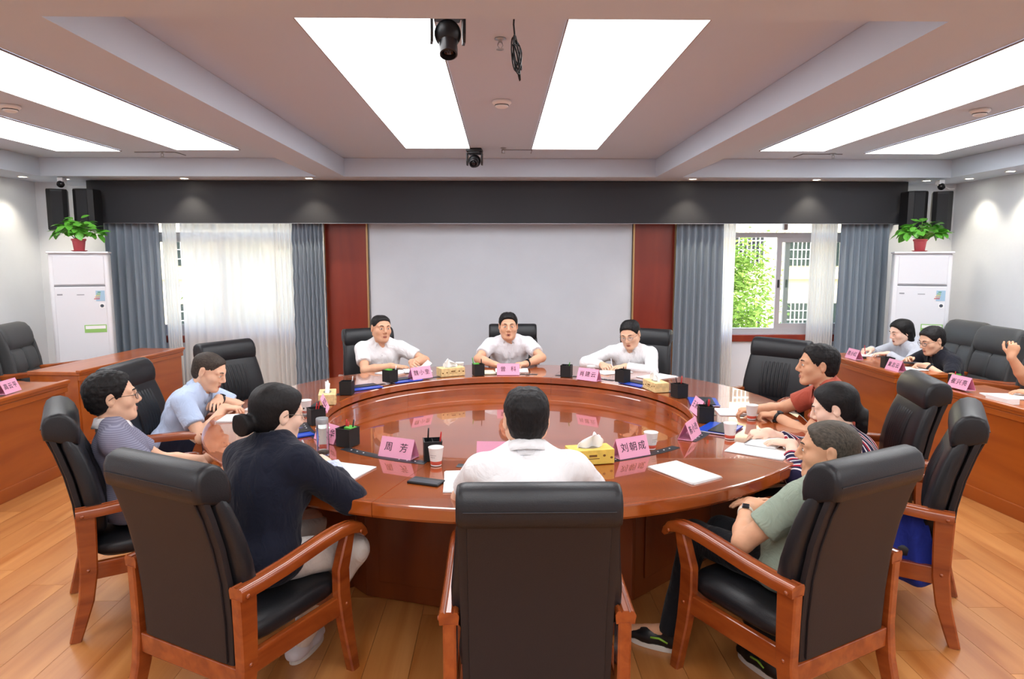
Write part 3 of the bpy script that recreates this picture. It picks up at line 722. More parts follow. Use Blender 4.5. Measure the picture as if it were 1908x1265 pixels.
plant(-4.65, 7.62, 1.866, 'leafy green plant in a coral pot on the left air conditioner', 3, 110, .21, .24)
plant(4.72, 7.62, 1.866, 'leafy green plant in a coral pot on the right air conditioner', 4, 120, .23, .20)

# ---------------- loudspeakers and cameras ----------------
def speaker(x, y, z, rz, w, lab, flip=1):
    t = thing('loudspeaker', lab, 'speaker', (x, y, z), rz)
    prof = [(-.5, .5), (.5, .5), (.5, -.35), (.28, -.5), (-.28, -.5), (-.5, -.35)]
    b = MB(); b.loft([[Vector((w*px*k, .22*py*k, zz)) for px, py in prof] for zz, k in ((0, .90), (.015, 1), (.445, 1), (.46, .96))]); b.build('cabinet', M_BLK, t)
    b = MB(); b.box((0, -.112, .23), (w*.54, .008, .41), None, .003); b.build('grille', mat('speaker_grille', rgb(34, 34, 38), .7, bump=.3, bscale=500), t)
    b = MB(); b.box((0, .15, .25), (.05, .09, .10)); b.build('bracket', M_BLK, t)
    return t
speaker(-5.00, 7.86, 2.10, math.radians(28), .20, 'slim black loudspeaker at the left corner, outer one of its pair')
speaker(-4.72, 7.94, 2.11, math.radians(4), .22, 'black loudspeaker against the left end of the charcoal pelmet')
speaker(5.09, 7.86, 2.09, math.radians(-28), .20, 'slim black loudspeaker at the right corner, outer one of its pair')
speaker(4.82, 7.94, 2.10, math.radians(-4), .22, 'black loudspeaker against the right end of the charcoal pelmet')
def dome(x, y, z, lab):
    t = thing('wall_camera', lab, 'camera', (x, y, z))
    b = MB(); b.box((0, .03, .095), (.06, .09, .05), None, .006); b.build('bracket', M_WHITEP, t)
    b = MB(); b.sphere((0, 0, .045), .040, 20, 14); b.build('ball', mat('camera_ball', rgb(30, 30, 34), .2), t, True)
    b = MB(); b.lathe([(.018, 0), (.018, .012), (.012, .014), (.001, .010)], 16, (0, -.034, .035), Matrix.Rotation(PI*.62, 3, 'X')); b.build('lens', M_BLK, t, True)
    b = MB(); b.tube([(.01, .02, .09), (.06, 0, .03), (.12, .03, .02), (.22, .10, .03)], .003, 6); b.build('cable', M_WHITEP, t, True)
dome(-4.95, 7.86, 2.575, 'small black ball camera above the left corner loudspeaker')
dome(5.07, 7.86, 2.565, 'small black ball camera above the right corner loudspeaker')
def ptz(x, y, z, s, rz, lab, tilt=.35):
    t = thing('ceiling_camera', lab, 'camera', (x, y, z), rz); t.scale = (s, s, s)
    b = MB(); b.box((0, 0, -.015), (.15, .14, .03), None, .006); b.box((0, 0, -.035), (.12, .11, .03), None, .008); b.build('base', M_BLK, t)
    for sx in (-1, 1):
        b = MB(); b.loft([[Vector((sx*.066, y_, z_)), Vector((sx*.078, y_, z_))] + [Vector((sx*.078, y2, z2)), Vector((sx*.066, y2, z2))] for (y_, z_, y2, z2) in ((-.045, -.04, .045, -.04), (-.04, -.12, .04, -.12), (-.025, -.155, .025, -.155))]); b.build('fork_arm', M_BLK, t)
    b = MB(); b.sphere((0, 0, -.115), (.060, .062, .062), 24, 16); hd = b.build('head', M_BLK, t, True)
    b = MB(); b.lathe([(.040, 0), (.042, .055), (.040, .075), (.034, .078), (.032, .062), (.001, .060)], 24, (0, -.035*math.cos(tilt), -.115-.035*math.sin(tilt)), Matrix.Rotation(PI/2+tilt, 3, 'X')); b.build('lens_barrel', mat('lens_barrel', rgb(40, 36, 38), .3), hd, True, 40)
    b = MB(); b.lathe([(.031, 0), (.020, .006), (.001, .008)], 20, (0, -.097*math.cos(tilt), -.115-.097*math.sin(tilt)), Matrix.Rotation(PI/2+tilt, 3, 'X')); b.build('lens', mat('lens_dark', rgb(14, 14, 20), .05), hd, True)
ptz(-.236, 3.19, ZC, 1.0, math.radians(8), 'large black camera hanging from the ceiling nearest the viewer', 1.15)
ptz(-.265, 7.12, ZC, 1.05, math.radians(-5), 'small looking black camera hanging at the far end of the ceiling')
M_DET = mat('detector_white', rgb(230, 226, 222), .5)
def detector(x, y, lab):
    t = thing('smoke_detector', lab, 'smoke detector', (x, y, ZC), 0, 'smoke detectors')
    b = MB(); b.lathe([(.068, 0), (.070, -.012), (.060, -.022), (.048, -.028), (.046, -.040), (.030, -.048), (.001, -.049)], 28); b.build('body', M_DET, t, True, 40)
    b = MB(); b.lathe([(.050, -.024), (.051, -.032), (.047, -.032)], 28, cap=False); b.build('slot_ring', M_BLK, t)
detector(.01, 5.0, 'round white smoke detector between the two central light panels')
detector(-3.6, 5.2, 'round white smoke detector between the left light panels'); detector(3.62, 5.22, 'round white smoke detector between the right light panels')
def sprinkler(x, y, lab):
    t = thing('sprinkler', lab, 'sprinkler', (x, y, ZC), 0, 'ceiling sprinklers')
    b = MB(); b.lathe([(.028, 0), (.030, -.004), (.012, -.008), (.008, -.020)], 18); b.build('escutcheon', M_STEEL, t, True)
    b = MB()
    for sx in (-1, 1): b.tube([(sx*.008, 0, -.018), (sx*.014, 0, -.034), (sx*.004, 0, -.050)], .0022, 6)
    b.lathe([(.003, -.050), (.020, -.052), (.020, -.054), (.001, -.055)], 16); b.build('deflector', M_STEEL, t, True)
sprinkler(0.0, 3.62, 'steel ceiling sprinkler near the dangling cable'); sprinkler(.03, 7.05, 'steel ceiling sprinkler at the far end between the central panels')
sprinkler(-3.55, 7.35, 'steel ceiling sprinkler at the far end of the left light panels'); sprinkler(3.55, 7.35, 'steel ceiling sprinkler at the far end of the right light panels')
def hatch(x, y, w, d, lab):
    t = thing('ceiling_hatch', lab, 'hatch', (x, y, ZC), 0, 'access hatches in the ceiling')
    b = MB(); b.box((0, 0, -.003), (w, d, .006)); b.build('lid', M_CEIL, t)
    b = MB()
    for sx in (-1, 1): b.box((sx*(w/2+.004), 0, -.001), (.006, d+.014, .004))
    for sy in (-1, 1): b.box((0, sy*(d/2+.004), -.001), (w, .006, .004))
    b.build('frame', mat('hatch_edge', rgb(96, 84, 82), .7), t)
hatch(.17, 7.28, .30, .22, 'small access hatch in the ceiling behind the far camera'); hatch(-3.63, 7.48, .42, .22, 'access hatch in the ceiling at the left window side'); hatch(3.45, 7.50, .42, .22, 'access hatch in the ceiling at the right window side')
# dangling projector cable
t = thing('hanging_cable', 'bundle of black cable dangling from the ceiling near the near camera', 'cable', (.065, 3.22, ZC))
b = MB(); b.tube([(.0, 0, 0), (-.004, .005, -.06), (.002, .0, -.12), (-.006, .0, -.15)], .0045, 6); b.build('drop', M_BLK, t, True)
b = MB()
for k in range(7):
    a0 = k*.55; pts = []
    for i in range(20):
        a = 2*PI*i/20; pts.append(Vector((.016*math.cos(a+.2*k)*(1+.10*(k % 3))+.010+.006*math.sin(k*2.1), .016*math.sin(a+a0), -.185-.006*k+(.050+.012*(k % 4))*math.sin(a)+.010*math.cos(2*a+k))) )
    b.tube(pts, .0035, 6, loop=True)
b.build('coil', M_BLK, t, True)
b = MB(); b.box((.035, .0, -.015), (.07, .025, .012), Matrix.Rotation(.5, 3, 'Y'), .003); b.build('plug', M_STEEL, t)
# ---------------- people ----------------
def nrm(v): v = np.array(v, float); return v/max(np.linalg.norm(v), 1e-9)
def rot_ypr(yaw, pitch, roll):
    return np.array((Matrix.Rotation(yaw, 3, 'Z') @ Matrix.Rotation(-pitch, 3, 'X') @ Matrix.Rotation(roll, 3, 'Y')))
def ik(S, W, a, b, hint):
    S = np.array(S, float); W = np.array(W, float); d = W-S; L = np.linalg.norm(d); mx = (a+b)*.995
    if L > mx: W = S+d*mx/L; d = W-S; L = mx
    u = d/L; x = (a*a-b*b+L*L)/(2*L); h = math.sqrt(max(a*a-x*x, 0))
    hv = np.array(hint, float); hv = hv-u*(hv@u); hv = nrm(hv)
    return S+u*x+hv*h, W
CURL = {'flat': [(.06,.12,.08)]*4, 'rest': [(.22,.38,.25),(.26,.42,.28),(.30,.46,.30),(.34,.48,.30)],
        'grip': [(.85,1.05,.6),(.95,1.1,.6),(1.0,1.15,.65),(1.05,1.15,.65)],
        'pen': [(.62,.85,.35),(.78,.95,.45),(.98,1.15,.6),(1.05,1.2,.6)],
        'fist': [(1.25,1.45,.8)]*4}
FB = [(.033,.086,.070,.0088),(.011,.090,.078,.0090),(-.011,.086,.072,.0086),(-.031,.078,.057,.0076)]   # lateral offset (thumb side +), knuckle distance, length, radius
def hand_pts(W, d, n, side, curl, thumb=.55):
    d = nrm(d); n = np.array(n, float); n = nrm(n-d*(n@d)); t = np.cross(d, n)*(1 if side > 0 else -1)   # side>0: right hand; t = thumb side
    fingers = []
    for (off, kd, L, r), c in zip(FB, CURL[curl] if isinstance(curl, str) else curl):
        p = W+d*kd+t*off; pts = [p]; ang = 0; spread = off*1.2
        for seg, ca in zip((.46, .30, .24), c):
            ang += ca
            dirv = (d+t*spread)*math.cos(ang)+n*math.sin(ang); dirv = nrm(dirv)
            p = p+dirv*L*seg; pts.append(p)
        fingers.append((pts, r))
    q = W+d*.022+t*.024+n*.008; td = nrm(d*.62+t*.72+n*.30*(thumb/.55)); pts = [q]
    pts.append(pts[-1]+td*.042); td2 = nrm(d*.9+t*.25+n*.45*(thumb/.55)); pts.append(pts[-1]+td2*.032); td3 = nrm(d*.95-t*.02+n*.35*(thumb/.55)); pts.append(pts[-1]+td3*.024)
    return d, n, t, fingers, pts
def add_hand(F, W, d, n, side, curl, thumb, s=1.0):
    d, n, t, fingers, tp = hand_pts(W, d, n, side, curl, thumb)
    R = np.stack([t, d, n], 1)
    F.ell(W+d*.052-n*.001, (.041, .052, .0165), .012, R)
    F.ell(W+d*.070, (.040, .026, .0135), .008, R)
    F.ell(W+d*.035+t*.022+n*.007, (.017, .032, .014), .010, R)
    for pts, r in fingers:
        F.cone(W+d*.045+(pts[0]-W-d*(d@(pts[0]-W)))*.8, pts[0], .0105, r+.0008, .006)
        for i in range(3): F.cone(pts[i], pts[i+1], r-.0004*i, r-.0004*(i+1)-.0003, .002)
    for i, (ra, rb) in enumerate(((.0135, .0115), (.0108, .0100), (.0098, .0082))): F.cone(tp[i], tp[i+1], ra, rb, .004)
    return fingers, tp

def skin_mat(name, col):
    m = mat(name, col, rough=.52, spec=.35, vary=.05, vscale=18, bump=.04, bscale=180)
    m.node_tree.nodes['Principled BSDF'].inputs['Subsurface Weight'].default_value = .12
    m.node_tree.nodes['Principled BSDF'].inputs['Subsurface Radius'].default_value = (.012, .005, .003)
    return m
def cloth(name, col, vary=.05, rough=.85, bump=.10, bscale=350, crease=.45):
    if name in MATS: return MATS[name]
    m = mat(name, col, rough=rough, spec=.25, sheen=.10, vary=vary, vscale=9, bump=bump, bscale=bscale)
    n = m.node_tree.nodes; l = m.node_tree.links; b = n['Principled BSDF']; fine = [x for x in n if x.type == 'BUMP'][0]; tc = [x for x in n if x.type == 'TEX_COORD'][0]
    nz = n.new('ShaderNodeTexNoise'); nz.inputs['Scale'].default_value = 9; nz.inputs['Detail'].default_value = 3; nz.inputs['Distortion'].default_value = 1.6
    mp = n.new('ShaderNodeMapping'); mp.inputs['Scale'].default_value = (1.2, 1.2, .8); l.new(tc.outputs['Object'], mp.inputs[0]); l.new(mp.outputs[0], nz.inputs['Vector'])
    bp = n.new('ShaderNodeBump'); bp.inputs['Strength'].default_value = crease; bp.inputs['Distance'].default_value = .03
    l.new(nz.outputs['Fac'], bp.inputs['Height']); l.new(fine.outputs[0], bp.inputs['Normal']); l.new(bp.outputs[0], b.inputs['Normal'])
    return m
def hair_mat(name, col, rough=.55):
    if name in MATS: return MATS[name]
    m = bpy.data.materials.new(name); m.use_nodes = True; MATS[name] = m
    n = m.node_tree.nodes; l = m.node_tree.links; b = n['Principled BSDF']
    tc = n.new('ShaderNodeTexCoord'); mp = n.new('ShaderNodeMapping'); mp.inputs['Scale'].default_value = (260, 60, 90)
    nz = n.new('ShaderNodeTexNoise'); nz.inputs['Scale'].default_value = 1; nz.inputs['Detail'].default_value = 3
    l.new(tc.outputs['Object'], mp.inputs[0]); l.new(mp.outputs[0], nz.inputs['Vector'])
    hs = n.new('ShaderNodeHueSaturation'); hs.inputs['Color'].default_value = col
    mr = n.new('ShaderNodeMapRange'); mr.inputs[1].default_value = .3; mr.inputs[2].default_value = .7; mr.inputs[3].default_value = .55; mr.inputs[4].default_value = 1.5
    l.new(nz.outputs['Fac'], mr.inputs[0]); l.new(mr.outputs[0], hs.inputs['Value']); l.new(hs.outputs[0], b.inputs['Base Color'])
    bp = n.new('ShaderNodeBump'); bp.inputs['Strength'].default_value = .35; bp.inputs['Distance'].default_value = .004
    l.new(nz.outputs['Fac'], bp.inputs['Height']); l.new(bp.outputs[0], b.inputs['Normal'])
    b.inputs['Roughness'].default_value = rough; b.inputs['Specular IOR Level'].default_value = .28
    return m

def person(label, loc, heading, sp):
    """seated figure; local +Y is where it faces, origin on the floor under the hips"""
    root = thing('person', label, 'person', loc, heading, sp.get('group'))
    g = sp.get
    fem = g('female', False); W = g('width', .92 if fem else 1.0); B = g('belly', 1.0)
    lean, hunch, sl = g('lean', .1), g('hunch', .12), g('side', 0.0); seat = g('seat', .475)
    P0 = np.array((0, g('hip_y', 0.0), seat+.085))
    dirv = lambda a: nrm((math.sin(sl), math.sin(a)*math.cos(sl), math.cos(a)*math.cos(sl)))
    s1, s2 = dirv(lean), dirv(lean+hunch)
    tl = g('torso', 1.0)
    nb = P0+s1*.28*tl+s2*.215*tl
    tw = g('twist', 0.0); xd = nrm((math.cos(tw), math.sin(tw), 0)); xd = nrm(xd-s2*(xd@s2))
    shw = .172*W
    hy, hp, hr = g('head', (0, 0, 0)); RH = rot_ypr(hy, hp, hr)
    s3 = nrm(dirv((lean+hunch)*.55+g('neck_fwd', .15)))
    hs = g('head_scale', 1.0)
    Hc = nb+s3*.150; Hc = Hc+np.array(g('head_off', (0, 0, 0)))
    hl = lambda x, y, z: Hc+RH@(np.array((x, y, z))*hs)
    sho = {}
    up = g('shrug', (0, 0))
    for s, u in ((1, up[0]), (-1, up[1])): sho[s] = nb-s2*.062+xd*shw*s+nrm(np.cross(s2, xd))*-.0+np.array((0, 0, u))
    arms = {}
    for s, key in ((1, 'R'), (-1, 'L')):
        h = g(key, {}); wp = h.get('w', (s*.20, .42, .79)); hint = h.get('hint', (s*.7, -.35, -.6))
        E, Wp = ik(sho[s], wp, .285*g('arm', 1), .245*g('arm', 1), hint)
        d = h.get('d'); d = nrm(Wp-E) if d is None else nrm(d)
        arms[s] = (E, Wp, d, np.array(h.get('n', (0, 0, -1)), float), h.get('curl', 'rest'), h.get('thumb', .55))
    legs = {}
    for s, key in ((1, 'RL'), (-1, 'LL')):
        k, a, t = g(key, ((s*.12, .43, .53), (s*.13, .45, .085), (s*.14, .60, .04)))
        legs[s] = (np.array((s*.088, P0[1]+.02, seat+.078)), np.array(k, float), np.array(a, float), np.array(t, float))
    # ---- body: one continuous skin ----
    allp = [P0, nb, Hc]+[x for s in (1, -1) for x in (sho[s],)+arms[s][:2]+legs[s]]
    lo = np.min(allp, 0)-.22; hi = np.max(allp, 0)+.22; lo[2] = max(lo[2], -.01)
    fs = g('fine', .0055)
    fine = [(Hc-.135, Hc+.135, fs)]
    for s in (1, -1):
        if g('hand_fine', True): c = arms[s][1]+arms[s][2]*.09; fine.append((c-.095, c+.095, max(.0045, fs*.9)))
    F = Field(lo, hi, g('coarse', .016), fine)
    def torso(F, e, k=.05):
        Rs = np.stack([xd, nrm(np.cross(s1, xd)), s1], 1); Rs2 = np.stack([xd, nrm(np.cross(s2, xd)), s2], 1)
        fw = nrm(np.cross(s1, xd))
        F.ell(P0+np.array((0, -.015, .005)), (.168*W+e, .120+e, .105+e), k)
        F.ell(P0+s1*.13*tl+fw*.012*B, (.140*W+.012*(B-1)*4+e, .108*B+e, .135+e), k, Rs)
        F.ell(P0+s1*.29*tl, (.158*W+e, .112+e, .15+e), k, Rs)
        F.ell(nb-s2*.105, (.150*W+e, .092+e, .095+e), k, Rs2)
        if fem:
            for s in (1, -1): F.ell(P0+s1*.28*tl+fw*.085+xd*.07*s, (.062+e, .055+e, .062+e), .04, Rs)
        F.cone(sho[1]-xd*.02, sho[-1]+xd*.02, .052+e, .052+e, k)
        for s in (1, -1): F.cone(nb+s2*.010+xd*.035*s, sho[s]-xd*s*.03, .046+e, .045+e, .04)
    torso(F, 0)
    for s in (1, -1):
        E, Wp, d, n, curl, th = arms[s]
        F.cone(sho[s], E, .052*g('arm_r', 1), .041, .03); F.cone(E, E+(Wp-E)*.35, .042, .043*g('arm_r', 1), .015); F.cone(E+(Wp-E)*.35, Wp, .043*g('arm_r', 1), .0265, .015)
        F.cone(Wp-d*.01, Wp+d*.02, .026, .026, .015)
        add_hand(F, Wp, d, n, s, curl, th)
        hp_, k_, a_, t_ = legs[s]
        F.cone(hp_, k_, .080, .055, .03); F.cone(k_, a_, .052, .036, .03); F.cone(a_, t_, .036, .028, .02)
    F.cone(nb-s2*.03, hl(0, -.022, -.045), .062 if not fem else .052, .054 if not fem else .046, .03)
    def head(F, e=0):
        H = hs
        F.ell(hl(0, -.014, .028), np.array((.0765, .0955, .072))*H+e, .02, RH)
        for s in (1, -1): F.ell(hl(s*.026, -.016, .042), np.array((.047, .080, .055))*H+e, .02, RH)
        F.ell(hl(0, .022, -.030), np.array((.0685, .067, .084))*H+e, .03, RH)
    head(F)
    H = hs
    for s in (1, -1):
        F.cone(hl(s*.057, -.002, -.052), hl(s*.022, .064, -.097), .020*H, .018*H, .03)
        F.ell(hl(s*.044, .050, -.026), np.array((.027, .026, .026))*H, .02, RH)
        F.cone(hl(s*.046, .066, .022), hl(s*.012, .083, .020), .011*H, .010*H, .015)
        F.ell(hl(s*.031, .096, .002), np.array((.019, .015, .011))*H, .014, RH, sub=True)
        F.ell(hl(s*.031, .074, .001), np.array((.0155, .0135, .0125))*H, .006, RH)
        F.ell(hl(s*.0125, .094, -.036), np.array((.0085, .010, .008))*H, .006, RH)
        F.ell(hl(s*.080, -.012, -.006), np.array((.0085, .019, .032))*H, .008, RH@np.array(Matrix.Rotation(s*-.35, 3, 'Z')))
        F.ell(hl(s*.089, -.006, -.002), np.array((.006, .010, .018))*H, .005, RH, sub=True)
    F.ell(hl(0, .072, -.098), np.array((.024, .020, .020))*H, .02, RH)
    F.cone(hl(0, .086, .014), hl(0, .106, -.026), .0085*H, .0118*H, .012)
    F.cone(hl(-.017, .081, -.062), hl(.017, .081, -.062), .0095*H, .0095*H, .012); F.cone(hl(-.013, .081, -.075), hl(.013, .081, -.075), .009*H, .009*H, .010)
    F.cone(hl(-.022, .094, -.0685), hl(.022, .094, -.0685), .0028*H, .0028*H, .003, sub=True)
    sk = g('skin')
    body = link('body', F.mesh('body'), sk, root, True)
    # ---- face details ----
    RHm = Matrix(RH.tolist()); hm = lambda x, y, z: Vector(hl(x, y, z))
    shut = g('eyes_down', False)
    if g('face', True):
        for s in (1, -1):
            m = MB(); m.sphere(hm(s*.031, .0845, .0005), (.0128*H, .0045*H, (.0030 if shut else .0050)*H), 14, 8, RHm @ Matrix.Rotation(s*-.22, 3, 'Z'))
            eye = m.build('eye', mat('eye_white', rgb(225, 218, 210), .25), root, True)
            m = MB(); m.sphere(hm(s*.0305, .0868, .0000), (.0052*H, .0032*H, (.0026 if shut else .0049)*H), 12, 8, RHm)
            m.build('iris', mat('iris_dark', rgb(28, 18, 14), .2), eye, True)
            m = MB(); m.tube([hm(s*.018, .0855, .002), hm(s*.025, .0885, .0055), hm(s*.033, .0875, .0062), hm(s*.0425, .0805, .0025)], [.0007, .0013, .0014, .0008], 6)
            m.build('eyelid', mat('eyelash', rgb(40, 26, 22), .6), eye, True)
            m = MB(); m.tube([hm(s*.011, .0905, .0205), hm(s*.022, .0925, .0265), hm(s*.034, .0885, .0285), hm(s*.047, .0755, .0235)], [.0018, .0034, .0034, .0012], 6)
            m.build('eyebrow', g('hair_m'), root, True)
        m = MB()
        op = g('mouth_open', 0)
        m.tube([hm(-.0235, .0855, -.0685), hm(-.011, .0925, -.0645), hm(0, .0935, -.0655), hm(.011, .0925, -.0645), hm(.0235, .0855, -.0685)], [.001, .0034, .0036, .0034, .001], 8)
        m.tube([hm(-.0235, .0855, -.0688), hm(-.010, .0915, -.0735-op), hm(0, .0920, -.0745-op), hm(.010, .0915, -.0735-op), hm(.0235, .0855, -.0688)], [.001, .0040, .0046, .0040, .001], 8)
        m.build('lips', mat('lips', rgb(168, 96, 84) if not fem else rgb(184, 84, 82), .45), root, True)
        if op: m = MB(); m.sphere(hm(0, .0895, -.069-op*.5), (.013, .004, .003+op*.6), 12, 8, RHm); m.build('mouth', mat('mouth_dark', rgb(60, 22, 20), .6), root, True)
    # ---- hair ----
    st = g('hair', 'short'); hmn = g('hair_m'); t = g('hair_t', .014); fz = g('hairline', .074)
    ext = .16 if st in ('short', 'buzz') else .30
    HF = Field(Hc-(.15, .17, ext), Hc+(.15, .15, .16), .0048 if g('fine', .0055) < .007 else .006)
    HF.ell(hl(0, -.016, .028+t*.25), np.array((.0765+t*g('side_t', .30 if st == 'buzz' else .35 if st == 'short' else .75), .0955+t*.8, .072+t*.8))*H, .01, RH)
    for s in (1, -1): HF.ell(hl(s*.026, -.016, .042+t*.2), np.array((.047+t*.3, .080+t*.8, .055+t))*H, .02, RH)
    HF.ell(hl(0, -.040, -.015), np.array((.066+t*.5, .064+t*.7, .075))*H, .02, RH)
    HF.ell(hl(g('quiff', 0.0), .036, .072), np.array((.054, .034, .016+t*.6))*H, .02, RH)
    if st == 'short':
        HF.noise(lambda X, Y, Z: g('messy', .0022)*vnoise(X, Y, Z, 170, 2)+g('messy', .0022)*.8*vnoise(X, Y, Z, 420, 5))
    else: HF.noise(lambda X, Y, Z: .0008*vnoise(X, Y, Z, 300, 2))
    def facecut():
        y0 = g('hair_y', .034); zr = g('recede', 0.0)
        HF.custom(Hc, .19, RH, H, lambda X, Y, Z: np.maximum(Z-(fz+.0035*np.sin(X*520+3*np.sin(X*170))-.10*np.maximum(np.abs(X)-.045, 0)+zr*np.exp(-((np.abs(X)-.045)/.018)**2)+1.3*np.maximum(Y-.060, 0)), (y0-.012+.50*np.clip(Z+.02, 0, .10)+.002*np.sin(Z*600))-Y), .005)
        for s in (1, -1):
            if st in ('short', 'buzz', 'bun', 'pony'): HF.ell(hl(s*.088, -.008, -.020), np.array((.022, .026, .042))*H, .006, RH, sub=True)
    facecut()
    if st in ('short', 'buzz', 'bun', 'pony'):
        n = RH@np.array((0, .55, -1.0)); HF.plane_cut(hl(0, -.01, g('nape', -.050)), n, .008)
    if st == 'bun':
        HF.ell(hl(g('bun_x', 0), -.135, -.058), np.array((.048, .040, .042))*H, .015, RH); HF.cone(hl(0, -.08, -.04), hl(0, -.12, -.055), .035, .035, .02)
        for q_ in range(8): HF.ell(hl(.026*math.cos(q_*.8), -.142-.012*(q_ % 2), -.058+.026*math.sin(q_*.8)), np.array((.020, .020, .020)), .010, RH)
    if st == 'pony':
        q = [hl(0, -.085, -.035), hl(0, -.115, -.075), hl(.0, -.108, -.13)]
        HF.cone(q[0], q[1], .042, .040, .02); HF.cone(q[1], q[2], .040, .030, .015)
        for i in range(9):
            a = i*2.4; c = q[1]+(q[2]-q[1])*(i/8)+np.array((.028*math.cos(a), .028*math.sin(a), 0)); HF.ell(c, (.018, .018, .020), .008)
    if st == 'long':
        for s in (1, -1):
            HF.cone(hl(s*.062, -.030, -.01), hl(s*.060, -.045, -.13)-np.array((0, 0, .0)), .036, .034, .03)
        HF.cone(hl(0, -.075, -.02), hl(0, -.085, -.15), .050, .050, .04)
        HF.ell(hl(0, .118, fz-.108), np.array((.064, .090, .108))*H, .006, RH, sub=True)
        HF.noise(lambda X, Y, Z: .0016*vnoise(X, Y, Z*.25, 260, 4))
    link('hair', HF.mesh('hair'), hmn, root, True)
    # ---- shirt ----
    sh = g('shirt', {}); e = sh.get('loose', .013)
    lo = np.min([P0, nb, sho[1], sho[-1]]+[arms[s][0] for s in (1, -1)]+([arms[s][1] for s in (1, -1)] if sh.get('sleeve') == 'long' else []), 0)-.20
    hi = np.max([P0, nb, sho[1], sho[-1]]+[arms[s][0] for s in (1, -1)]+([arms[s][1] for s in (1, -1)] if sh.get('sleeve') == 'long' else []), 0)+.20
    SF = Field(lo, hi, g('cloth_step', .0105))
    torso(SF, e, .05)
    fw = nrm(np.cross(s1, xd))
    if sh.get('hood'):
        SF.ell(nb-fw*.085+s2*.005, (.095, .050, .060), .03); SF.cone(nb-fw*.05+xd*.075, nb-fw*.05-xd*.075, .038, .038, .03)
    if sh.get('untuck'): SF.ell(P0+np.array((0, .0, -.005)), (.178*W+e, .140+e, .095), .05)
    SF.noise(lambda X, Y, Z: sh.get('fold', .006)*vnoise(X*1.2, Y*1.2, Z*.55, 34, g('seed', 1))+sh.get('fold', .006)*.5*vnoise(X, Y, Z*.8, 75, g('seed', 1)+3))
    for s in (1, -1):
        E, Wp = arms[s][:2]
        if sh.get('sleeve', 'short') == 'short':
            tt = sh.get('len', .66); SF.cone(sho[s], sho[s]+(E-sho[s])*min(tt+.2, 1.1), .066+e*.4, .060+e*.6, .03, cut=tt/min(tt+.2, 1.1))
        else:
            SF.cone(sho[s], E, .058+e*.6, .050+e*.6, .03); tt = sh.get('len', .93); SF.cone(E, E+(Wp-E)*1.1, .050+e*.6, .036+e*.3, .02, cut=tt/1.1)
    SF.noise(lambda X, Y, Z: .0022*vnoise(X, Y, Z, 62, g('seed', 1)+6))
    hem = sh.get('hem', P0+s1*(-.02) if not sh.get('untuck') else P0-np.array((0, 0, .075)))
    SF.plane_cut(hem, (0, 0, -1) if sh.get('untuck') else -s1*1.0, .008)
    nr = (.064 if not fem else .056)+sh.get('neck', 0)
    SF.cone(nb-s2*.01+fw*.004, nb+s3*.16, nr, nr, .008, sub=True)
    v = sh.get('vneck', .05)
    if v: SF.cone(nb+fw*.075+s2*.03, nb+fw*.115-s2*v, .030, .010, .01, sub=True)
    shirt = link(sh.get('name', 'shirt'), SF.mesh('shirt'), sh['m'], root, True)
    if sh.get('placket'):
        from mathutils.bvhtree import BVHTree
        me = shirt.data; bv = BVHTree.FromPolygons([v.co for v in me.vertices], [tuple(q.vertices) for q in me.polygons])
        fwv = Vector(fw); rows = []
        for q in np.linspace(.10, .40, 16):
            c = P0+s1*q*tl; row = []
            for x in (-.015, -.013, 0, .013, .015):
                h_ = bv.ray_cast(Vector(c+xd*x+fw*.35), -fwv)
                if h_[0] is not None: row.append(h_[0]+fwv*(.0035 if abs(x) < .014 else -.001))
            if len(row) == 5: rows.append(row)
        m = MB(); m.loft(rows, cap=False, closed=False); pk = m.build('placket', sh['m'], shirt, True)
        for row in rows[2::4]:
            m = MB(); m.sphere(row[2], (.0055, .003, .0055), 8, 6); m.build('button', mat('shirt_button', rgb(205, 205, 210), .3), pk, True)
    for s in (1, -1):
        if sh.get('cuff'):
            E, Wp = arms[s][:2]; dd = nrm(Wp-E); c = Wp-dd*.015
            m = MB(); q = []
            a = nrm(np.cross(dd, (.3, .2, 1))); b = np.cross(dd, a); 
            prof = [(.045, -.055), (.052, -.03), (.050, -.01), (.053, .012), (.040, .014)]
            for r, z in prof: q.append([Vector(c+dd*z+(a*math.cos(x)+b*math.sin(x))*(r+.004*math.sin(5*x+z*90))) for x in np.linspace(0, 2*PI, 20, endpoint=False)])
            m.loft(q); m.build('cuff', sh['cuff'], shirt, True)
    # collar
    ct = sh.get('collar')
    if ct:
        ax = nrm(s2*.6+s3*.4); fx = nrm(xd-ax*(xd@ax)); fy = nrm(np.cross(ax, fx)); c0 = nb+ax*.012
        rows = []; N = 36; gap = sh.get('gap', .20)
        og = sh.get('spread', .42)
        for i in range(N+1):
            u = i/N; row = []; r0 = nr+.006
            e0 = max(0, 1-abs(u*2-1)**1) if False else abs(u*2-1); tip = max(0, (e0-.72)/.28)
            for j in range(6):
                gp = (gap, gap, gap, gap+.02, gap+(og-gap)*.6, og)[j]
                ph = gp+(2*PI-2*gp)*u; fr = max(0, math.cos(ph)); dv = fx*math.sin(ph)+fy*math.cos(ph)
                r, z = [(r0+.010, -.030-.02*fr), (r0+.002, .008-.024*fr), (r0+.001, .034-.036*fr), (r0+.007, .036-.036*fr), (r0+.016, .012-.030*fr), (r0+.026+.010*tip, -.010-.026*fr-.026*tip)][j]
                row.append(Vector(c0+dv*r+ax*z))
            rows.append(row)
        m = MB(); m.loft(rows, cap=False, closed=False)
        o = m.build('collar', sh.get('collar_m', sh['m']), shirt, True)
        sd = o.modifiers.new('thick', 'SOLIDIFY'); sd.thickness = .003; sd.offset = 0
    # ---- trousers and shoes ----
    tm = g('trousers')
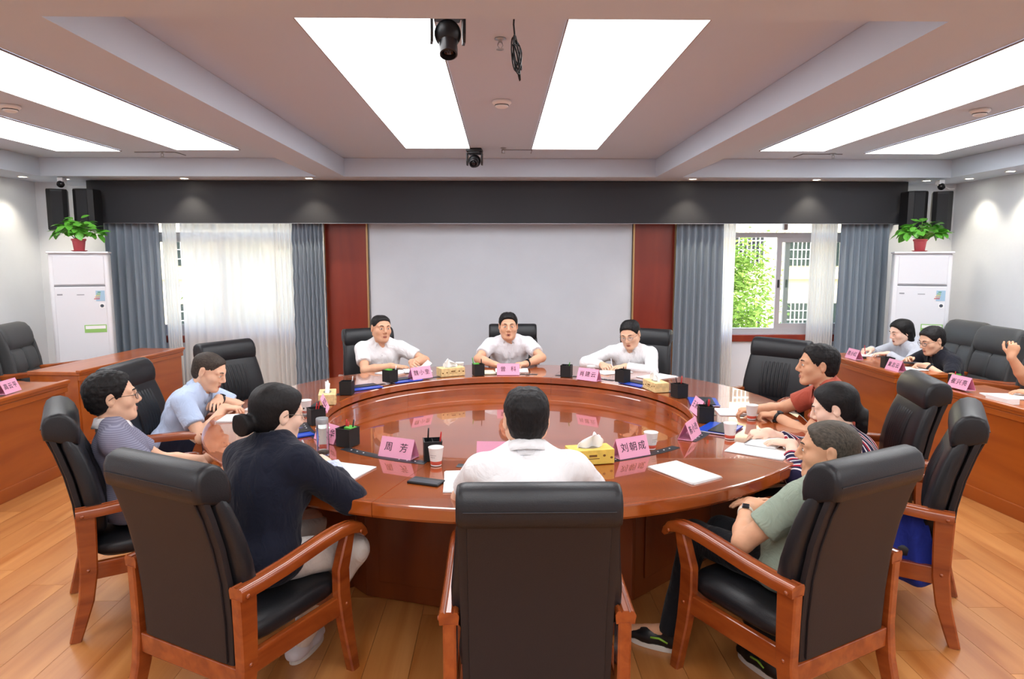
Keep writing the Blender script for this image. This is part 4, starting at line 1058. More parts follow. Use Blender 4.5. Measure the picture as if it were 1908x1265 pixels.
    if tm:
        ap = [P0]+[x for s in (1, -1) for x in legs[s]]
        TF = Field(np.min(ap, 0)-.20, np.max(ap, 0)+.20, .0135)
        TF.ell(P0+np.array((0, -.015, -.004)), (.178*W, .130, .104), .05)
        for s in (1, -1):
            hp_, k_, a_, t_ = legs[s]; TF.cone(hp_, k_, .090, .068, .035); TF.cone(k_, a_+(a_-k_)*.1, .066, .052, .03, cut=.93)
        TF.noise(lambda X, Y, Z: .004*vnoise(X, Y, Z, 40, 9)); TF.plane_cut(P0+s1*.11, s1, .006)
        TF.plane_cut((0, 0, .03), (0, 0, -1), .005)
        link('trousers', TF.mesh('trousers'), tm, root, True)
    sm = g('shoes')
    if sm:
        for s in (1, -1):
            hp_, k_, a_, t_ = legs[s]; fd = t_-a_; fd[2] = 0; fd = nrm(fd); sd = np.array((fd[1], -fd[0], 0)); z0 = 0.0 if not g('feet_up') else a_[2]-.085
            base = np.array((a_[0], a_[1], z0)); c = base-fd*.045
            A = Field(c-.2, c+np.array((.32, .32, .2)) if False else c+.34, .009); 
            A.cone(base-fd*.035+(0, 0, .045), base+fd*.10+(0, 0, .042), .043, .042, .02); A.cone(base+fd*.10+(0, 0, .040), base+fd*.165+(0, 0, .034), .044, .036, .03)
            A.cone(base+(0, 0, .05), base+np.array((0, 0, .105)), .042, .044, .02); A.plane_cut(base+(0, 0, .022), (0, 0, -1), .004); A.plane_cut(base+(0, 0, .098), (0, 0, 1), .004)
            shoe = link('shoe', A.mesh('shoe'), sm, root, True)
            ring = []
            for i in range(28):
                a = 2*PI*i/28; ca, sa = math.cos(a), math.sin(a); L = .135; off = .065
                wv = .044*(1-.12*max(0, -ca)); x = off+L*ca*(abs(ca)**-.25 if abs(ca) > .05 else 1)*.93; y = wv*sa*(abs(sa)**-.15 if abs(sa) > .05 else 1)
                ring.append(base+fd*x+sd*y)
            m = MB(); m.loft([[Vector(p+np.array((0, 0, z))) for p in ring] for z in (0.001, .026)])
            m.build('sole', g('sole', mat('sole_rubber', rgb(30, 28, 28), .7)), shoe)
            if g('shoe_stripe'):
                m = MB()
                for q in (-1, 1): m.tube([Vector(base+fd*x+sd*(q*.0445)+np.array((0, 0, z))) for x, z in ((.0, .05), (.04, .062), (.08, .058))], .005, 6)
                m.build('stripe', g('shoe_stripe'), shoe, True)
    # ---- glasses ----
    if g('glasses'):
        gm = mat('glasses_frame_'+g('glasses'), rgb(24, 20, 20) if g('glasses') == 'dark' else rgb(120, 112, 104), .3, metal=.3)
        root_g = None; m = MB()
        for s in (1, -1):
            pts = [hm(s*(.031+.0235*math.cos(a)), .101-.010*abs(math.cos(a))*(1 if math.cos(a) > 0 else .0), -.002+.0165*math.sin(a)) for a in np.linspace(0, 2*PI, 20, endpoint=False)]
            m.tube(pts, .0011 if g('glasses') != 'dark' else .0016, 6, loop=True)
            m.tube([hm(s*.0545, .092, .004), hm(s*.074, .070, .006), hm(s*.086, .0, .006), hm(s*.088, -.018, -.006)], .0014, 6)
        m.tube([hm(-.008, .1025, .003), hm(0, .105, .006), hm(.008, .1025, .003)], .0013, 6)
        fr = m.build('glasses', gm, root, True)
        m = MB()
        lm = mat('lens_glass', rgb(240, 245, 250), .05, alpha=.10, spec=.6)
        for s in (1, -1):
            m2 = MB(); cpts = [hm(s*(.031+.0228*math.cos(a)), .1005-.010*max(0, math.cos(a)), -.002+.0158*math.sin(a)) for a in np.linspace(0, 2*PI, 20, endpoint=False)]
            fwv = Vector(RH@np.array((0, .0012, 0))); m2.loft([cpts, [p+fwv for p in cpts]]); m2.build('lens', lm, fr)
        m.bm.free()
    # ---- watch ----
    for s in g('watch', ()):
        E, Wp, d = arms[s][:3]; dd = nrm(Wp-E); c = Wp-dd*.022; a = nrm(np.cross(dd, (.2, .1, 1))); b = np.cross(dd, a); m = MB(); rg = []
        for r, z in ((.0305, -.010), (.0335, -.009), (.0335, .009), (.0305, .010)): rg.append([Vector(c+dd*z+(a*math.cos(x)+b*math.sin(x))*r) for x in np.linspace(0, 2*PI, 24, endpoint=False)])
        m.loft(rg, cap=False, loop=True); wo_ = m.build('watch_strap', g('watch_m', mat('watch_black', rgb(22, 22, 24), .4)), root, True)
        nn = -nrm(arms[s][3]); m = MB(); Rw = Matrix(np.stack([nrm(np.cross(dd, nn)), dd, nrm(nn-dd*(nn@dd))], 1).tolist()); m.box(Vector(c+nrm(nn-dd*(nn@dd))*.035), (.030, .030, .008), Rw, .003)
        m.build('watch_face', mat('watch_face', rgb(40, 42, 46), .15, metal=.4), wo_)
    # ---- pen held ----
    if g('pen'):
        s, col, up_ = g('pen'); E, Wp, d, n = arms[s][:4]; hd = hand_pts(Wp, d, n, s, arms[s][4], arms[s][5]); tip = hd[3][0][0][-1]; th = hd[4][-1]; mid = (tip+th)/2
        pd = nrm(up_); m = MB(); m.tube([Vector(mid-pd*.045), Vector(mid-pd*.036), Vector(mid+pd*.10), Vector(mid+pd*.104)], [.0008, .0038, .0042, .003], 10)
        po = m.build('pen', col, None, True); po.location = root.location; po.rotation_euler = root.rotation_euler; tag(po, g('pen_label'), 'pen', 'pens held by the people')
        return root, dict(Hc=Hc, pen=po, arms=arms)
    return root, dict(Hc=Hc, arms=arms)
def local(loc, hd, p):
    c, s = math.cos(-hd), math.sin(-hd); x, y = p[0]-loc[0], p[1]-loc[1]
    return np.array((c*x-s*y, s*x+c*y, p[2]))
def solve(sp, H):
    """choose lean and torso length so that the head lands on H (local)"""
    best = None; seat = sp.get('seat', .455)
    for lean in np.linspace(-.45, .95, 71):
        for tl in np.linspace(.70, 1.06, 19):
            hu = sp.get('hunch', max(.0, .30*lean+.08)); P = np.array((0, sp.get('hip_y', 0), seat+.085))
            d = lambda a: np.array((0, math.sin(a), math.cos(a)))
            q = P+d(lean)*.28*tl+d(lean+hu)*.215*tl; q = q+d((lean+hu)*.55+sp.get('neck_fwd', .15))*.150
            e = (q[1]-H[1])**2+(q[2]-H[2])**2+.0015*abs(tl-.96)
            if best is None or e < best[0]: best = (e, lean, tl, hu, q)
    e, sp['lean'], sp['torso'], sp['hunch'], q = best
    sp['seat'] = seat; sp.setdefault('head_scale', 1.10); sp['width'] = sp.get('width', .92 if sp.get('female') else 1.0)*1.05; sp['side'] = math.atan2(H[0]*.85, .5)
    return sp
def seat_person(label, loc, hd, H, sp):
    hd = math.radians(hd); Hl = local(loc, hd, H); sp = solve(dict(sp), Hl)
    for k in ('R', 'L'):
        h = sp.get(k)
        if h is not None and 'ww' in h:
            h = dict(h); h['w'] = local(loc, hd, h['ww'])
            if 'dw' in h: h['d'] = local((0, 0), hd, h['dw'])
            sp[k] = h
    for k in ('RL', 'LL'):
        if k+'w' in sp: sp[k] = tuple(local(loc, hd, p) for p in sp[k+'w'])
    root, info = person(label, (loc[0], loc[1], 0), hd, sp)
    return root, info
SK_A = skin_mat('skin_warm', rgb(236, 190, 160)); SK_B = skin_mat('skin_tan', rgb(218, 166, 132)); SK_C = skin_mat('skin_light', rgb(240, 202, 180)); SK_D = skin_mat('skin_ruddy', rgb(226, 174, 142))
H_BLK = hair_mat('hair_black', rgb(20, 18, 19)); H_SOFT = hair_mat('hair_soft_black', rgb(30, 27, 27)); H_BUZZ = hair_mat('hair_cropped', rgb(62, 54, 48), .6); H_GREY = hair_mat('hair_greying', rgb(74, 68, 60), .6)
WHITE = cloth('white_cotton', rgb(238, 238, 240)); WHITE2 = cloth('white_cotton_b', rgb(232, 233, 238)); BLUE = cloth('pale_blue_cotton', rgb(186, 204, 234)); NAVY = cloth('navy_knit', rgb(20, 24, 40)); SAGE = cloth('sage_cotton', rgb(150, 164, 148))
BRICK = cloth('brick_red_pique', rgb(176, 84, 66)); BLACKP = cloth('black_pique', rgb(26, 28, 38)); HOOD = cloth('light_grey_fleece', rgb(188, 192, 202)); DARK = cloth('dark_trousers', rgb(24, 25, 30)); NAVYT = cloth('navy_trousers', rgb(28, 32, 52)); PALE = cloth('white_trousers', rgb(222, 218, 212))
SHOE_B = mat('black_shoe', rgb(24, 24, 26), .4); SHOE_W = mat('white_sneaker', rgb(232, 232, 238), .5); SOLE_W = mat('white_sole', rgb(226, 224, 216), .6)
def stripe_mat(name, axis, cols, per, base_rough=.85):
    m = bpy.data.materials.new(name); m.use_nodes = True; n = m.node_tree.nodes; l = m.node_tree.links; b = n['Principled BSDF']
    tc = n.new('ShaderNodeTexCoord'); sx = n.new('ShaderNodeSeparateXYZ'); l.new(tc.outputs['Object'], sx.inputs[0])
    dv = n.new('ShaderNodeMath'); dv.operation = 'DIVIDE'; dv.inputs[1].default_value = per; l.new(sx.outputs[axis], dv.inputs[0])
    fr = n.new('ShaderNodeMath'); fr.operation = 'FRACT'; l.new(dv.outputs[0], fr.inputs[0])
    cr = n.new('ShaderNodeValToRGB'); cr.color_ramp.interpolation = 'CONSTANT'; el = cr.color_ramp.elements
    for i, (p, c) in enumerate(cols):
        if i < 2: el[i].position = p; el[i].color = c
        else: e = el.new(p); e.color = c
    l.new(fr.outputs[0], cr.inputs[0]); l.new(cr.outputs[0], b.inputs['Base Color']); b.inputs['Roughness'].default_value = base_rough; b.inputs['Specular IOR Level'].default_value = .25
    return m
GREYP = stripe_mat('grey_lavender_knit', 2, [(0, rgb(124, 124, 146)), (.6, rgb(148, 148, 168))], .009)
STRIPE = stripe_mat('navy_white_red_stripes', 0, [(0, rgb(34, 30, 62)), (.40, rgb(226, 218, 222)), (.52, rgb(34, 30, 62)), (.70, rgb(170, 40, 56)), (.88, rgb(226, 218, 222))], .058)
CUFF = mat('blue_floral_cotton', rgb(200, 210, 236), .85, vary=.35, vscale=60)
PEN_B = mat('pen_black', rgb(18, 18, 22), .3); PEN_R = mat('pen_red', rgb(176, 34, 46), .3); PEN_W = mat('pen_white', rgb(220, 222, 228), .3)
base = dict(shoes=SHOE_B, trousers=DARK)

# near man, back to the camera
seat_person('person in a white short-sleeved shirt with back to the camera, nearest centre', (.112, 2.45), 0, (.104, 2.72, 1.135), dict(base, skin=SK_A, hair_m=H_BLK, hair_t=.016, nape=-.062, head=(.10, .10, 0), fine=.005,
    shirt=dict(m=WHITE, collar='shirt', fold=.005), R=dict(ww=(.33, 3.02, .79), dw=(-.5, .8, 0)), L=dict(ww=(-.06, 3.04, .79), dw=(.6, .7, 0)), width=1.02))
# woman in the dark cardigan
seat_person('person with a hair bun in a dark navy cardigan holding a pen, at left front', (-1.02, 2.74), -30, (-.972, 2.93, 1.115), dict(base, skin=SK_C, female=True, width=.94, hair='bun', hair_m=H_BLK, hair_t=.014, bun_x=.0, nape=-.058, hairline=.08, head=(-.30, .22, 0), glasses='light', fine=.005,
    shirt=dict(m=NAVY, name='cardigan', sleeve='long', collar=None, vneck=.04, untuck=True, cuff=CUFF, loose=.030, neck=.004, len=.80, fold=.004), trousers=PALE, shoes=SHOE_W, sole=SOLE_W, pen_label='pale pen in the hands of the woman in the dark cardigan', pen=(1, PEN_W, (-.35, -.15, .9)),
    R=dict(ww=(-.79, 3.06, .815), dw=(-.42, .85, .25), n=(-.8, -.2, -.5), curl='pen', hint=(.9, -.3, -.4)), L=dict(ww=(-.985, 3.20, .82), dw=(.92, .25, .15), n=(-.1, -.5, -.9), curl='pen'),
    RL=((.22, .33, .49), (.03, .17, .085), (-.01, .31, .04)), LL=((-.13, .42, .52), (-.14, .40, .085), (-.15, .55, .04))))
# man in the grey polo, profile
seat_person('person with dark-rimmed glasses in a grey polo with white collar, at the far left chair', (-1.90, 3.42), -60, (-1.985, 3.445, 1.085), dict(base, skin=SK_A, hair_m=H_BLK, hair_t=.019, messy=.0028, nape=-.07, hairline=.080, glasses='dark', head=(.0, -.02, 0), fine=.005, belly=1.12,
    shirt=dict(m=GREYP, name='polo_shirt', collar='shirt', collar_m=WHITE, fold=.005, untuck=True, gap=.3), R=dict(w=(.17, .34, .66), d=(-.6, .7, -.2)), L=dict(w=(-.14, .36, .66), d=(.6, .7, -.2))))
# man in the pale blue shirt
seat_person('person in a pale blue short-sleeved shirt looking down at notes, at left', (-2.25, 4.58), -92, (-1.985, 4.60, 1.03), dict(base, skin=SK_A, hair='buzz', hair_m=H_BUZZ, hair_t=.004, nape=-.055, head=(0, .42, 0), eyes_down=True, fine=.0055, trousers=NAVYT, recede=.012,
    shirt=dict(m=BLUE, collar='shirt', fold=.009, gap=.25, placket=True), watch=(-1,), R=dict(ww=(-1.845, 4.47, .795), dw=(.98, .10, -.05), n=(0, .2, -1), curl='pen', hint=(.6, -.5, -.5)), L=dict(ww=(-1.95, 4.63, .825), dw=(.25, -.95, -.12), curl='rest', hint=(-1, -.2, -.3)), pen_label='black pen in the hand of the man in pale blue', pen=(1, PEN_B, (-.7, -.3, .35))))
# three men on the far side
seat_person('person in a white short-sleeved shirt leafing through a booklet, far left of the pale panel', (-1.17, 6.56), -166, (-1.14, 6.44, 1.125), dict(base, skin=SK_D, hair='buzz', hair_m=H_SOFT, hair_t=.007, nape=-.05, hairline=.092, recede=.012, head=(.32, .02, -.04), fine=.006,
    shirt=dict(m=WHITE, collar='shirt', fold=.009, gap=.42, spread=.66, placket=True), R=dict(ww=(-1.02, 6.24, .795), dw=(.95, -.25, 0), curl='flat', hint=(.9, .1, -.4)), L=dict(ww=(-.83, 6.24, .83), dw=(.35, -.9, .05), n=(-.7, 0, -.6), curl='rest', hint=(-.9, -.2, -.3))))
seat_person('person in a white short-sleeved shirt speaking towards the camera, far centre', (.10, 6.86), 180, (.075, 6.66, 1.13), dict(base, skin=SK_D, hair_m=H_BLK, hair_t=.016, nape=-.055, hairline=.086, recede=.006, head=(.02, .04, 0), fine=.006, mouth_open=.005, belly=1.1, width=1.06,
    shirt=dict(m=WHITE2, collar='shirt', fold=.010, gap=.42, spread=.66, placket=True), watch=(-1,), R=dict(ww=(-.055, 6.32, .795), dw=(.75, -.62, -.05), curl='rest', hint=(1, -.3, -.1)), L=dict(ww=(.235, 6.32, .80), dw=(-.7, -.55, .05), n=(.4, .2, -.8), curl='pen', hint=(-1, -.3, -.1))))
seat_person('person with thin glasses in a long-sleeved white shirt writing, far right of the pale panel', (1.30, 6.54), 158, (1.225, 6.36, 1.08), dict(base, skin=SK_A, hair_m=H_BLK, hair_t=.012, nape=-.05, hairline=.084, recede=.012, glasses='light', head=(-.12, .36, .10), eyes_down=True, fine=.006, width=1.04,
    shirt=dict(m=WHITE, sleeve='long', collar='shirt', fold=.010, gap=.40, spread=.64, placket=True), pen_label='pale pen in the hand of the writing man with thin glasses', pen=(1, PEN_W, (.25, -.35, 1)), R=dict(ww=(.95, 6.24, .80), dw=(.15, -.95, -.05), n=(-.5, .1, -.8), curl='pen', hint=(.9, -.1, -.2)), L=dict(ww=(1.15, 6.18, .795), dw=(-.85, -.45, 0), curl='rest', hint=(-.95, .0, -.2))))
# right side of the table
seat_person('person in a brick red polo resting both hands on the table, right side', (2.17, 4.07), 80, (1.985, 4.16, 1.125), dict(base, skin=SK_B, hair_m=H_BLK, hair_t=.015, nape=-.055, hairline=.080, head=(-.02, .03, 0), fine=.0055, width=1.0,
    shirt=dict(m=BRICK, name='polo_shirt', collar='shirt', fold=.006, untuck=True), watch=(-1,), R=dict(ww=(1.66, 4.34, .80), dw=(-.92, -.05, -.05), curl='pen', hint=(.8, -.3, -.4)), L=dict(ww=(1.74, 4.17, .80), dw=(-.85, .40, -.02), curl='grip', hint=(-.7, -.3, -.5)), pen_label='black pen under the hand of the man in brick red', pen=(1, PEN_B, (.3, -.7, .3))))
seat_person('person with low curly ponytail in navy and white striped blouse, right side', (1.875, 3.39), 60, (1.79, 3.545, .985), dict(base, skin=SK_C, female=True, hair='pony', hair_m=H_BLK, hair_t=.016, nape=-.062, hairline=.076, head=(.05, .30, 0), eyes_down=True, fine=.005, width=.94,
    seat=.445, shirt=dict(m=STRIPE, name='blouse', sleeve='long', collar=None, vneck=.02, len=.62, loose=.016, untuck=True, fold=.005), pen_label='black pen in the hand of the woman in stripes', pen=(1, PEN_B, (.55, -.25, .75)), R=dict(ww=(1.515, 3.74, .80), dw=(-.90, -.1, -.05), n=(0, .4, -.9), curl='pen', hint=(.7, -.3, -.5)), L=dict(ww=(1.55, 3.50, .80), dw=(-.75, .6, 0), curl='rest', hint=(-.8, -.2, -.4))))
seat_person('person with cropped greying hair in a sage green shirt and dark trousers, right front', (1.225, 2.665), 40, (1.37, 2.72, 1.005), dict(base, skin=SK_B, hair='buzz', hair_m=H_GREY, hair_t=.005, nape=-.062, hairline=.078, head=(.42, .06, 0), fine=.005, width=1.02, belly=1.15,
    seat=.44, shirt=dict(m=SAGE, collar='shirt', fold=.006, untuck=True, loose=.016), L=dict(ww=(1.06, 2.81, .70), dw=(.75, .55, .25), curl='rest', hint=(-1, -.35, -.35)), R=dict(ww=(1.20, 2.93, .68), dw=(-.75, .2, .1), curl='rest', hint=(.9, -.3, -.5)), watch=(-1,), watch_m=mat('bead_bracelet', rgb(220, 205, 190), .4),
    LLw=((.885, 2.955, .525), (.775, 2.915, .085), (.60, 3.01, .04)), RLw=((1.03, 3.02, .52), (1.16, 2.70, .085), (1.10, 2.84, .04)), sole=SOLE_W, shoe_stripe=mat('shoe_stripe_lime', rgb(150, 200, 70), .5)))
# right wall
seat_person('person with long dark hair in a light grey hoodie, right wall', (4.46, 7.06), 90, (4.215, 7.02, 1.02), dict(base, skin=SK_C, female=True, hair='long', hair_m=H_BLK, hair_t=.016, hairline=.078, head=(.05, .28, 0), eyes_down=True, fine=.007, width=.92,
    shirt=dict(m=HOOD, name='hoodie', hood=True, sleeve='long', collar='stand', loose=.020, fold=.006, vneck=0, untuck=True), pen_label='red pen held by the woman in the grey hoodie', pen=(1, PEN_R, (.25, .0, 1)), R=dict(ww=(3.99, 7.17, .815), dw=(-.95, -.15, 0), curl='pen', hint=(.8, -.2, -.4)), L=dict(ww=(4.04, 6.93, .80), dw=(-.85, .4, 0), curl='rest', hint=(-.8, -.2, -.4))))
seat_person('person with dark-rimmed glasses in a black polo looking at a phone, right wall', (4.36, 6.38), 88, (4.10, 6.33, 1.015), dict(base, skin=SK_A, hair_m=H_SOFT, hair_t=.014, nape=-.055, hairline=.080, glasses='dark', head=(.12, .34, 0), eyes_down=True, fine=.006,
    shirt=dict(m=BLACKP, name='polo_shirt', collar='shirt', fold=.005, untuck=True), watch=(-1,), R=dict(ww=(3.96, 6.42, .82), dw=(-.8, -.5, .05), n=(-.2, -.6, -.6), curl='pen', hint=(.8, -.2, -.4)), L=dict(ww=(3.95, 6.14, .80), dw=(-.75, .55, .02), n=(-.1, .5, -.8), curl='pen', hint=(-.6, -.3, -.5))))
seat_person('person at the right picture edge, elbow on the desk and forearm raised', (4.40, 4.98), 88, (4.30, 4.93, 1.10), dict(base, skin=SK_B, hair_m=H_BLK, hair_t=.014, nape=-.055, head=(.05, .2, 0), fine=.007,
    shirt=dict(m=cloth('grey_green_cotton', rgb(112, 124, 116)), collar='shirt', fold=.005), R=dict(ww=(3.93, 5.10, 1.035), dw=(.15, -.1, 1), n=(.8, -.3, 0), curl='grip', hint=(.1, .3, -1)), L=dict(ww=(3.93, 4.86, .80), dw=(-.6, .75, 0), curl='rest', hint=(-.6, -.2, -.5))))
# ---------------- things on the tables ----------------
M_PINK = mat('pink_card', rgb(238, 168, 198), .65); M_INK = mat('ink', rgb(40, 30, 40), .7); M_HOLD = mat('pen_holder_black', rgb(26, 27, 29), .55); M_PAPER = mat('paper_white', rgb(246, 246, 246), .8); M_CUP = mat('paper_cup', rgb(240, 240, 238), .6); M_CUPR = mat('cup_red_print', rgb(190, 70, 48), .6)
M_TISS = mat('tissue', rgb(248, 248, 248), .9); M_BOXY = mat('tissue_box_yellow', rgb(226, 196, 92), .55, vary=.12, vscale=30); M_BOXC = mat('tissue_box_cream', rgb(232, 206, 150), .55, vary=.18, vscale=34); M_PRINT = mat('box_print', rgb(120, 84, 40), .6)
M_BLUEF = mat('blue_folder', rgb(30, 74, 190), .3, coat=.3); M_BLACKF = mat('black_folder', rgb(22, 24, 34), .35)
def to_heading(ang): return -math.radians(ang)
def place(t, ang, r, z=TZ, rot=0): t.location = pol(ang, r, z); t.rotation_euler = (0, 0, to_heading(ang)+rot); return t
GLY = {}
def glyph(c):
    if c not in GLY: me = text_mesh(c, .050); me.materials.clear(); me.materials.append(M_INK); GLY[c] = me
    return GLY[c]
def name_card(loc, rz, text, lab, blank=False):
    t = thing('name_card', lab, 'name card', loc, rz, 'pink name cards')
    w, h, d, th = .200, .098, .042, .0015
    for s in (-1, 1):
        nvec = Vector((0, s*h, d)).normalized()
        b = MB(); p = [Vector((-w/2, s*d, 0)), Vector((w/2, s*d, 0)), Vector((w/2, 0, h)), Vector((-w/2, 0, h))]
        b.loft([p, [q-nvec*th for q in p]]); f = b.build('face', M_PINK, t)
        if text:
            up = Vector((0, -s*d, h)).normalized(); xa = Vector((1 if s < 0 else -1, 0, 0)); nz_ = xa.cross(up); ch = [c for c in text if c != ' ']; stp = .056 if len(ch) == 3 else .092
            for q, c in enumerate(ch):
                me = glyph(c); o = link('character', me, None, f)
                M = Matrix((xa, up, nz_)).transposed().to_4x4(); M.translation = Vector((0, s*d*.5, h*.5))+nz_*.0008+xa*(stp*(q-(len(ch)-1)/2)); o.matrix_local = M
    b = MB(); b.box((0, 0, .001), (w, d*2, .002)); b.build('base', M_PINK, t)
    return t
def pen_holder(loc, rz, lab, pens, note=None):
    t = thing('pen_holder', lab, 'pen holder', loc, rz, 'black desk pen holders'); s, h = .044, .098
    b = MB()
    for sx in (-1, 1): b.box((sx*s, 0, h/2), (.003, 2*s+.003, h)); b.box((0, sx*s, h/2), (2*s-.003, .003, h))
    b.box((0, 0, .002), (2*s, 2*s, .004)); b.build('box', M_HOLD, t)
    b = MB()
    for sx in (-1, 1): b.box((sx*s, 0, h), (.006, 2*s+.006, .004)); b.box((0, sx*s, h), (2*s-.006, .006, .004))
    b.build('rim', M_BLK, t)
    b = MB(); b.box((0, 0, h*.55), (.002, 2*s-.006, h*.9)); b.build('divider', M_HOLD, t)
    for i, (col, x, y, tx, ty, L) in enumerate(pens):
        b = MB(); d = Vector((tx, ty, 1)).normalized(); p0 = Vector((x, y, .008)); b.tube([p0, p0+d*L*.9, p0+d*L], [.0038, .0042, .003], 8); b.build('pen', col, t, True)
    if note: b = MB(); b.box((.015, .0, h*.62), (.045, .055, h*.9), Matrix.Rotation(.12, 3, 'Y')); b.build('note_pad', note, t)
    return t
def tissue_box(loc, rz, lab, m, sz=(.225, .118, .074), flip=1):
    t = thing('tissue_box', lab, 'tissue box', loc, rz, 'tissue boxes'); w, d, h = sz
    b = MB(); b.box((0, 0, h/2), (w, d, h), None, .003); bx = b.build('carton', m, t)
    b = MB(); b.lathe([(.001, 0), (.038, 0), (.038, .001), (.001, .001)], 24, (0, 0, h), Matrix.Diagonal((1.5, .75, 1))); b.build('opening', mat('box_slot', rgb(150, 140, 120), .7), bx)
    rnd = random.Random(sum(map(ord, lab)) % 1000)
    for s in (-1, 1):
        b = MB(); b.box((0, s*(d/2+.0004), h*.60), (w*.18, .0008, h*.14)); b.box((0, s*(d/2+.0004), h*.40), (w*.30, .0008, h*.05)); b.build('print', M_PRINT, bx)
        for k in range(6):
            x = (-.42+.17*k)*w; 
            if abs(x) < .12*w: continue
            b = MB(); b.lathe([(.001, 0), (.008, 0), (.008, .0008), (.001, .0008)], 7, (x, s*(d/2), h*(.35+.3*rnd.random())), Matrix.Rotation(-s*PI/2, 3, 'X') @ Matrix.Diagonal((1, .8, 1))); b.build('motif', M_PRINT, bx)
    rows = []
    for j in range(9):
        v = j/8; r = []
        for i in range(15):
            u = i/14*2-1; sp_ = .045*(1-v)**.6+.012+.012*math.sin(3*v); x = u*sp_*1.25+flip*.030*v*v+.006*math.sin(5*u+4*v); y = .016*math.sin(u*7+v*2)*(1-.4*v)+.010*u*v; z = h-.012+.085*v*(1-.35*u*u*v)+.006*math.sin(u*9)*v
            r.append(Vector((x, y, z)))
        rows.append(r)
    b = MB(); b.loft(rows, cap=False, closed=False); o = b.build('tissue', M_TISS, t, True); sd = o.modifiers.new('thick', 'SOLIDIFY'); sd.thickness = .0025
    return t
def cup(loc, lab, rz=0):
    t = thing('paper_cup', lab, 'cup', loc, rz, 'paper cups')
    b = MB(); b.lathe([(.025, .003), (.0265, 0), (.0375, .088), (.0390, .090), (.0385, .092), (.0362, .090), (.0255, .006), (.001, .006)], 28); b.build('cup_body', M_CUP, t, True, 50)
    b = MB(); b.lathe([(.0273, .006), (.0296, .024), (.0293, .024), (.0270, .006)], 28, cap=False); b.build('red_band', M_CUPR, t, True)
    b = MB()
    for z, n in ((.056, 5), (.045, 4)):
        for k in range(n): a = -.5+.2*k-PI/2; r = .0265+.011*z/.088+.0003; b.box((r*math.cos(a), r*math.sin(a), z), (.0035, .0006, .003), Matrix.Rotation(a+PI/2, 3, 'Z'))
    b.build('print', mat('cup_print', rgb(150, 140, 140), .6), t)
    return t
def sheet(loc, rz, lab, w=.21, d=.297, n=4, m=None, name='paper_stack', cat='papers', spiral=False, curl=0, group=None):
    t = thing(name, lab, cat, loc, rz, group); rnd = random.Random(sum(map(ord, lab)) % 997)
    for k in range(n):
        a = rnd.uniform(-.03, .03) if k < n-1 else 0; ox, oy = (rnd.uniform(-.004, .004), rnd.uniform(-.004, .004)) if k < n-1 else (0, 0)
        rows = []; z = .0012+.0016*k; R = Matrix.Rotation(a, 3, 'Z')
        for j in range(7):
            v = j/6-.5; rows.append([R @ Vector((u*w+ox, v*d+oy, z+(curl*max(0, u)**2*4 if k == n-1 else 0)+.0006*math.sin(6*v+k))) for u in (-.5, -.25, 0, .25, .5)])
        b = MB(); b.loft(rows, cap=False, closed=False); o = b.build('sheet', m or M_PAPER, t, True); sd = o.modifiers.new('thick', 'SOLIDIFY'); sd.thickness = .0012; sd.offset = 0
    if spiral:
        b = MB()
        for k in range(22):
            y = -d/2+d*(k+.5)/22; c = Vector((-w/2, y, .006)); b.tube([c+Vector((.006*math.cos(a), 0, .006*math.sin(a))) for a in np.linspace(0, 2*PI, 8, endpoint=False)], .0011, 5, loop=True)
        b.build('spiral_wire', M_BLK, t, True)
    return t
def folder(loc, rz, lab, m=None, w=.22, d=.30, gadget=True):
    t = thing('folder', lab, 'folder', loc, rz, 'blue folders on the table')
    b = MB(); b.box((0, 0, .005), (w, d, .010), None, .002); b.build('cover', m or M_BLUEF, t)
    b = MB(); b.box((0, 0, .0045), (w-.01, d+.001, .005)); b.build('leaves', M_PAPER, t)
    if gadget: b = MB(); b.box((-.02, .0, .0125), (.10, d*.98, .005), None, .002); b.build('dark_band', M_BLACKF, t)
    return t
P_R = mat('pen_red2', rgb(190, 40, 44), .35); P_G = mat('green_note', rgb(84, 170, 60), .5); P_K = mat('pen_dark', rgb(24, 24, 28), .35); P_W = mat('pen_pale', rgb(222, 222, 226), .4); P_N = mat('pen_green', rgb(70, 150, 60), .35)
def pens(*c):
    rnd = random.Random(len(c)*7+1); return [(m_, rnd.uniform(-.028, .028), rnd.uniform(-.028, .028), rnd.uniform(-.22, .22), rnd.uniform(-.22, .22), rnd.uniform(.125, .145)) for m_ in c]
F = to_heading
# cards round the table
for ang, r, rot, txt, lab in ((26.5, 1.315, .02, '周  芳', 'pink name card with two large characters left of the near black pen holder'), (-27.8, 1.335, 0, '刘朝成', 'pink name card with three characters beside the yellow tissue box'), (3.5, 1.26, 0, '', 'pink name card half hidden by the near man in white'),
                              (50, 1.335, .12, '李云华', 'pink name card behind the glass bottle, left side'), (86, 1.27, .1, '张卫平', 'pink name card beside the left cream tissue box'), (146, 1.325, .12, '魏小奎', 'pink name card in front of the man with the booklet'),
                              (180.5, 1.33, 0, '曾  科', 'pink name card with two characters in front of the speaking man'), (-146.5, 1.255, -.10, '肖建云', 'pink name card in front of the writing man with glasses'), (-80.5, 1.285, .15, '王永红', 'pink name card before the man in brick red'), (-52, 1.315, .12, '陈小玲', 'pink name card before the woman in stripes')):
    name_card(pol(ang, r, TZ+(.0135 if ang == 146 else .0032)), F(ang)+rot, txt, lab)
name_card((-3.74, 5.12, .777), math.radians(96), '高云平', 'pink name card on the near desk at the left wall')
name_card((3.60, 5.16, .777), math.radians(-84), '崔兴亮', 'pink name card on the near desk at the right wall')
name_card((3.585, 6.02, .777), math.radians(-88), '黄志云', 'pale pink name card on the far right desk before the man in black')
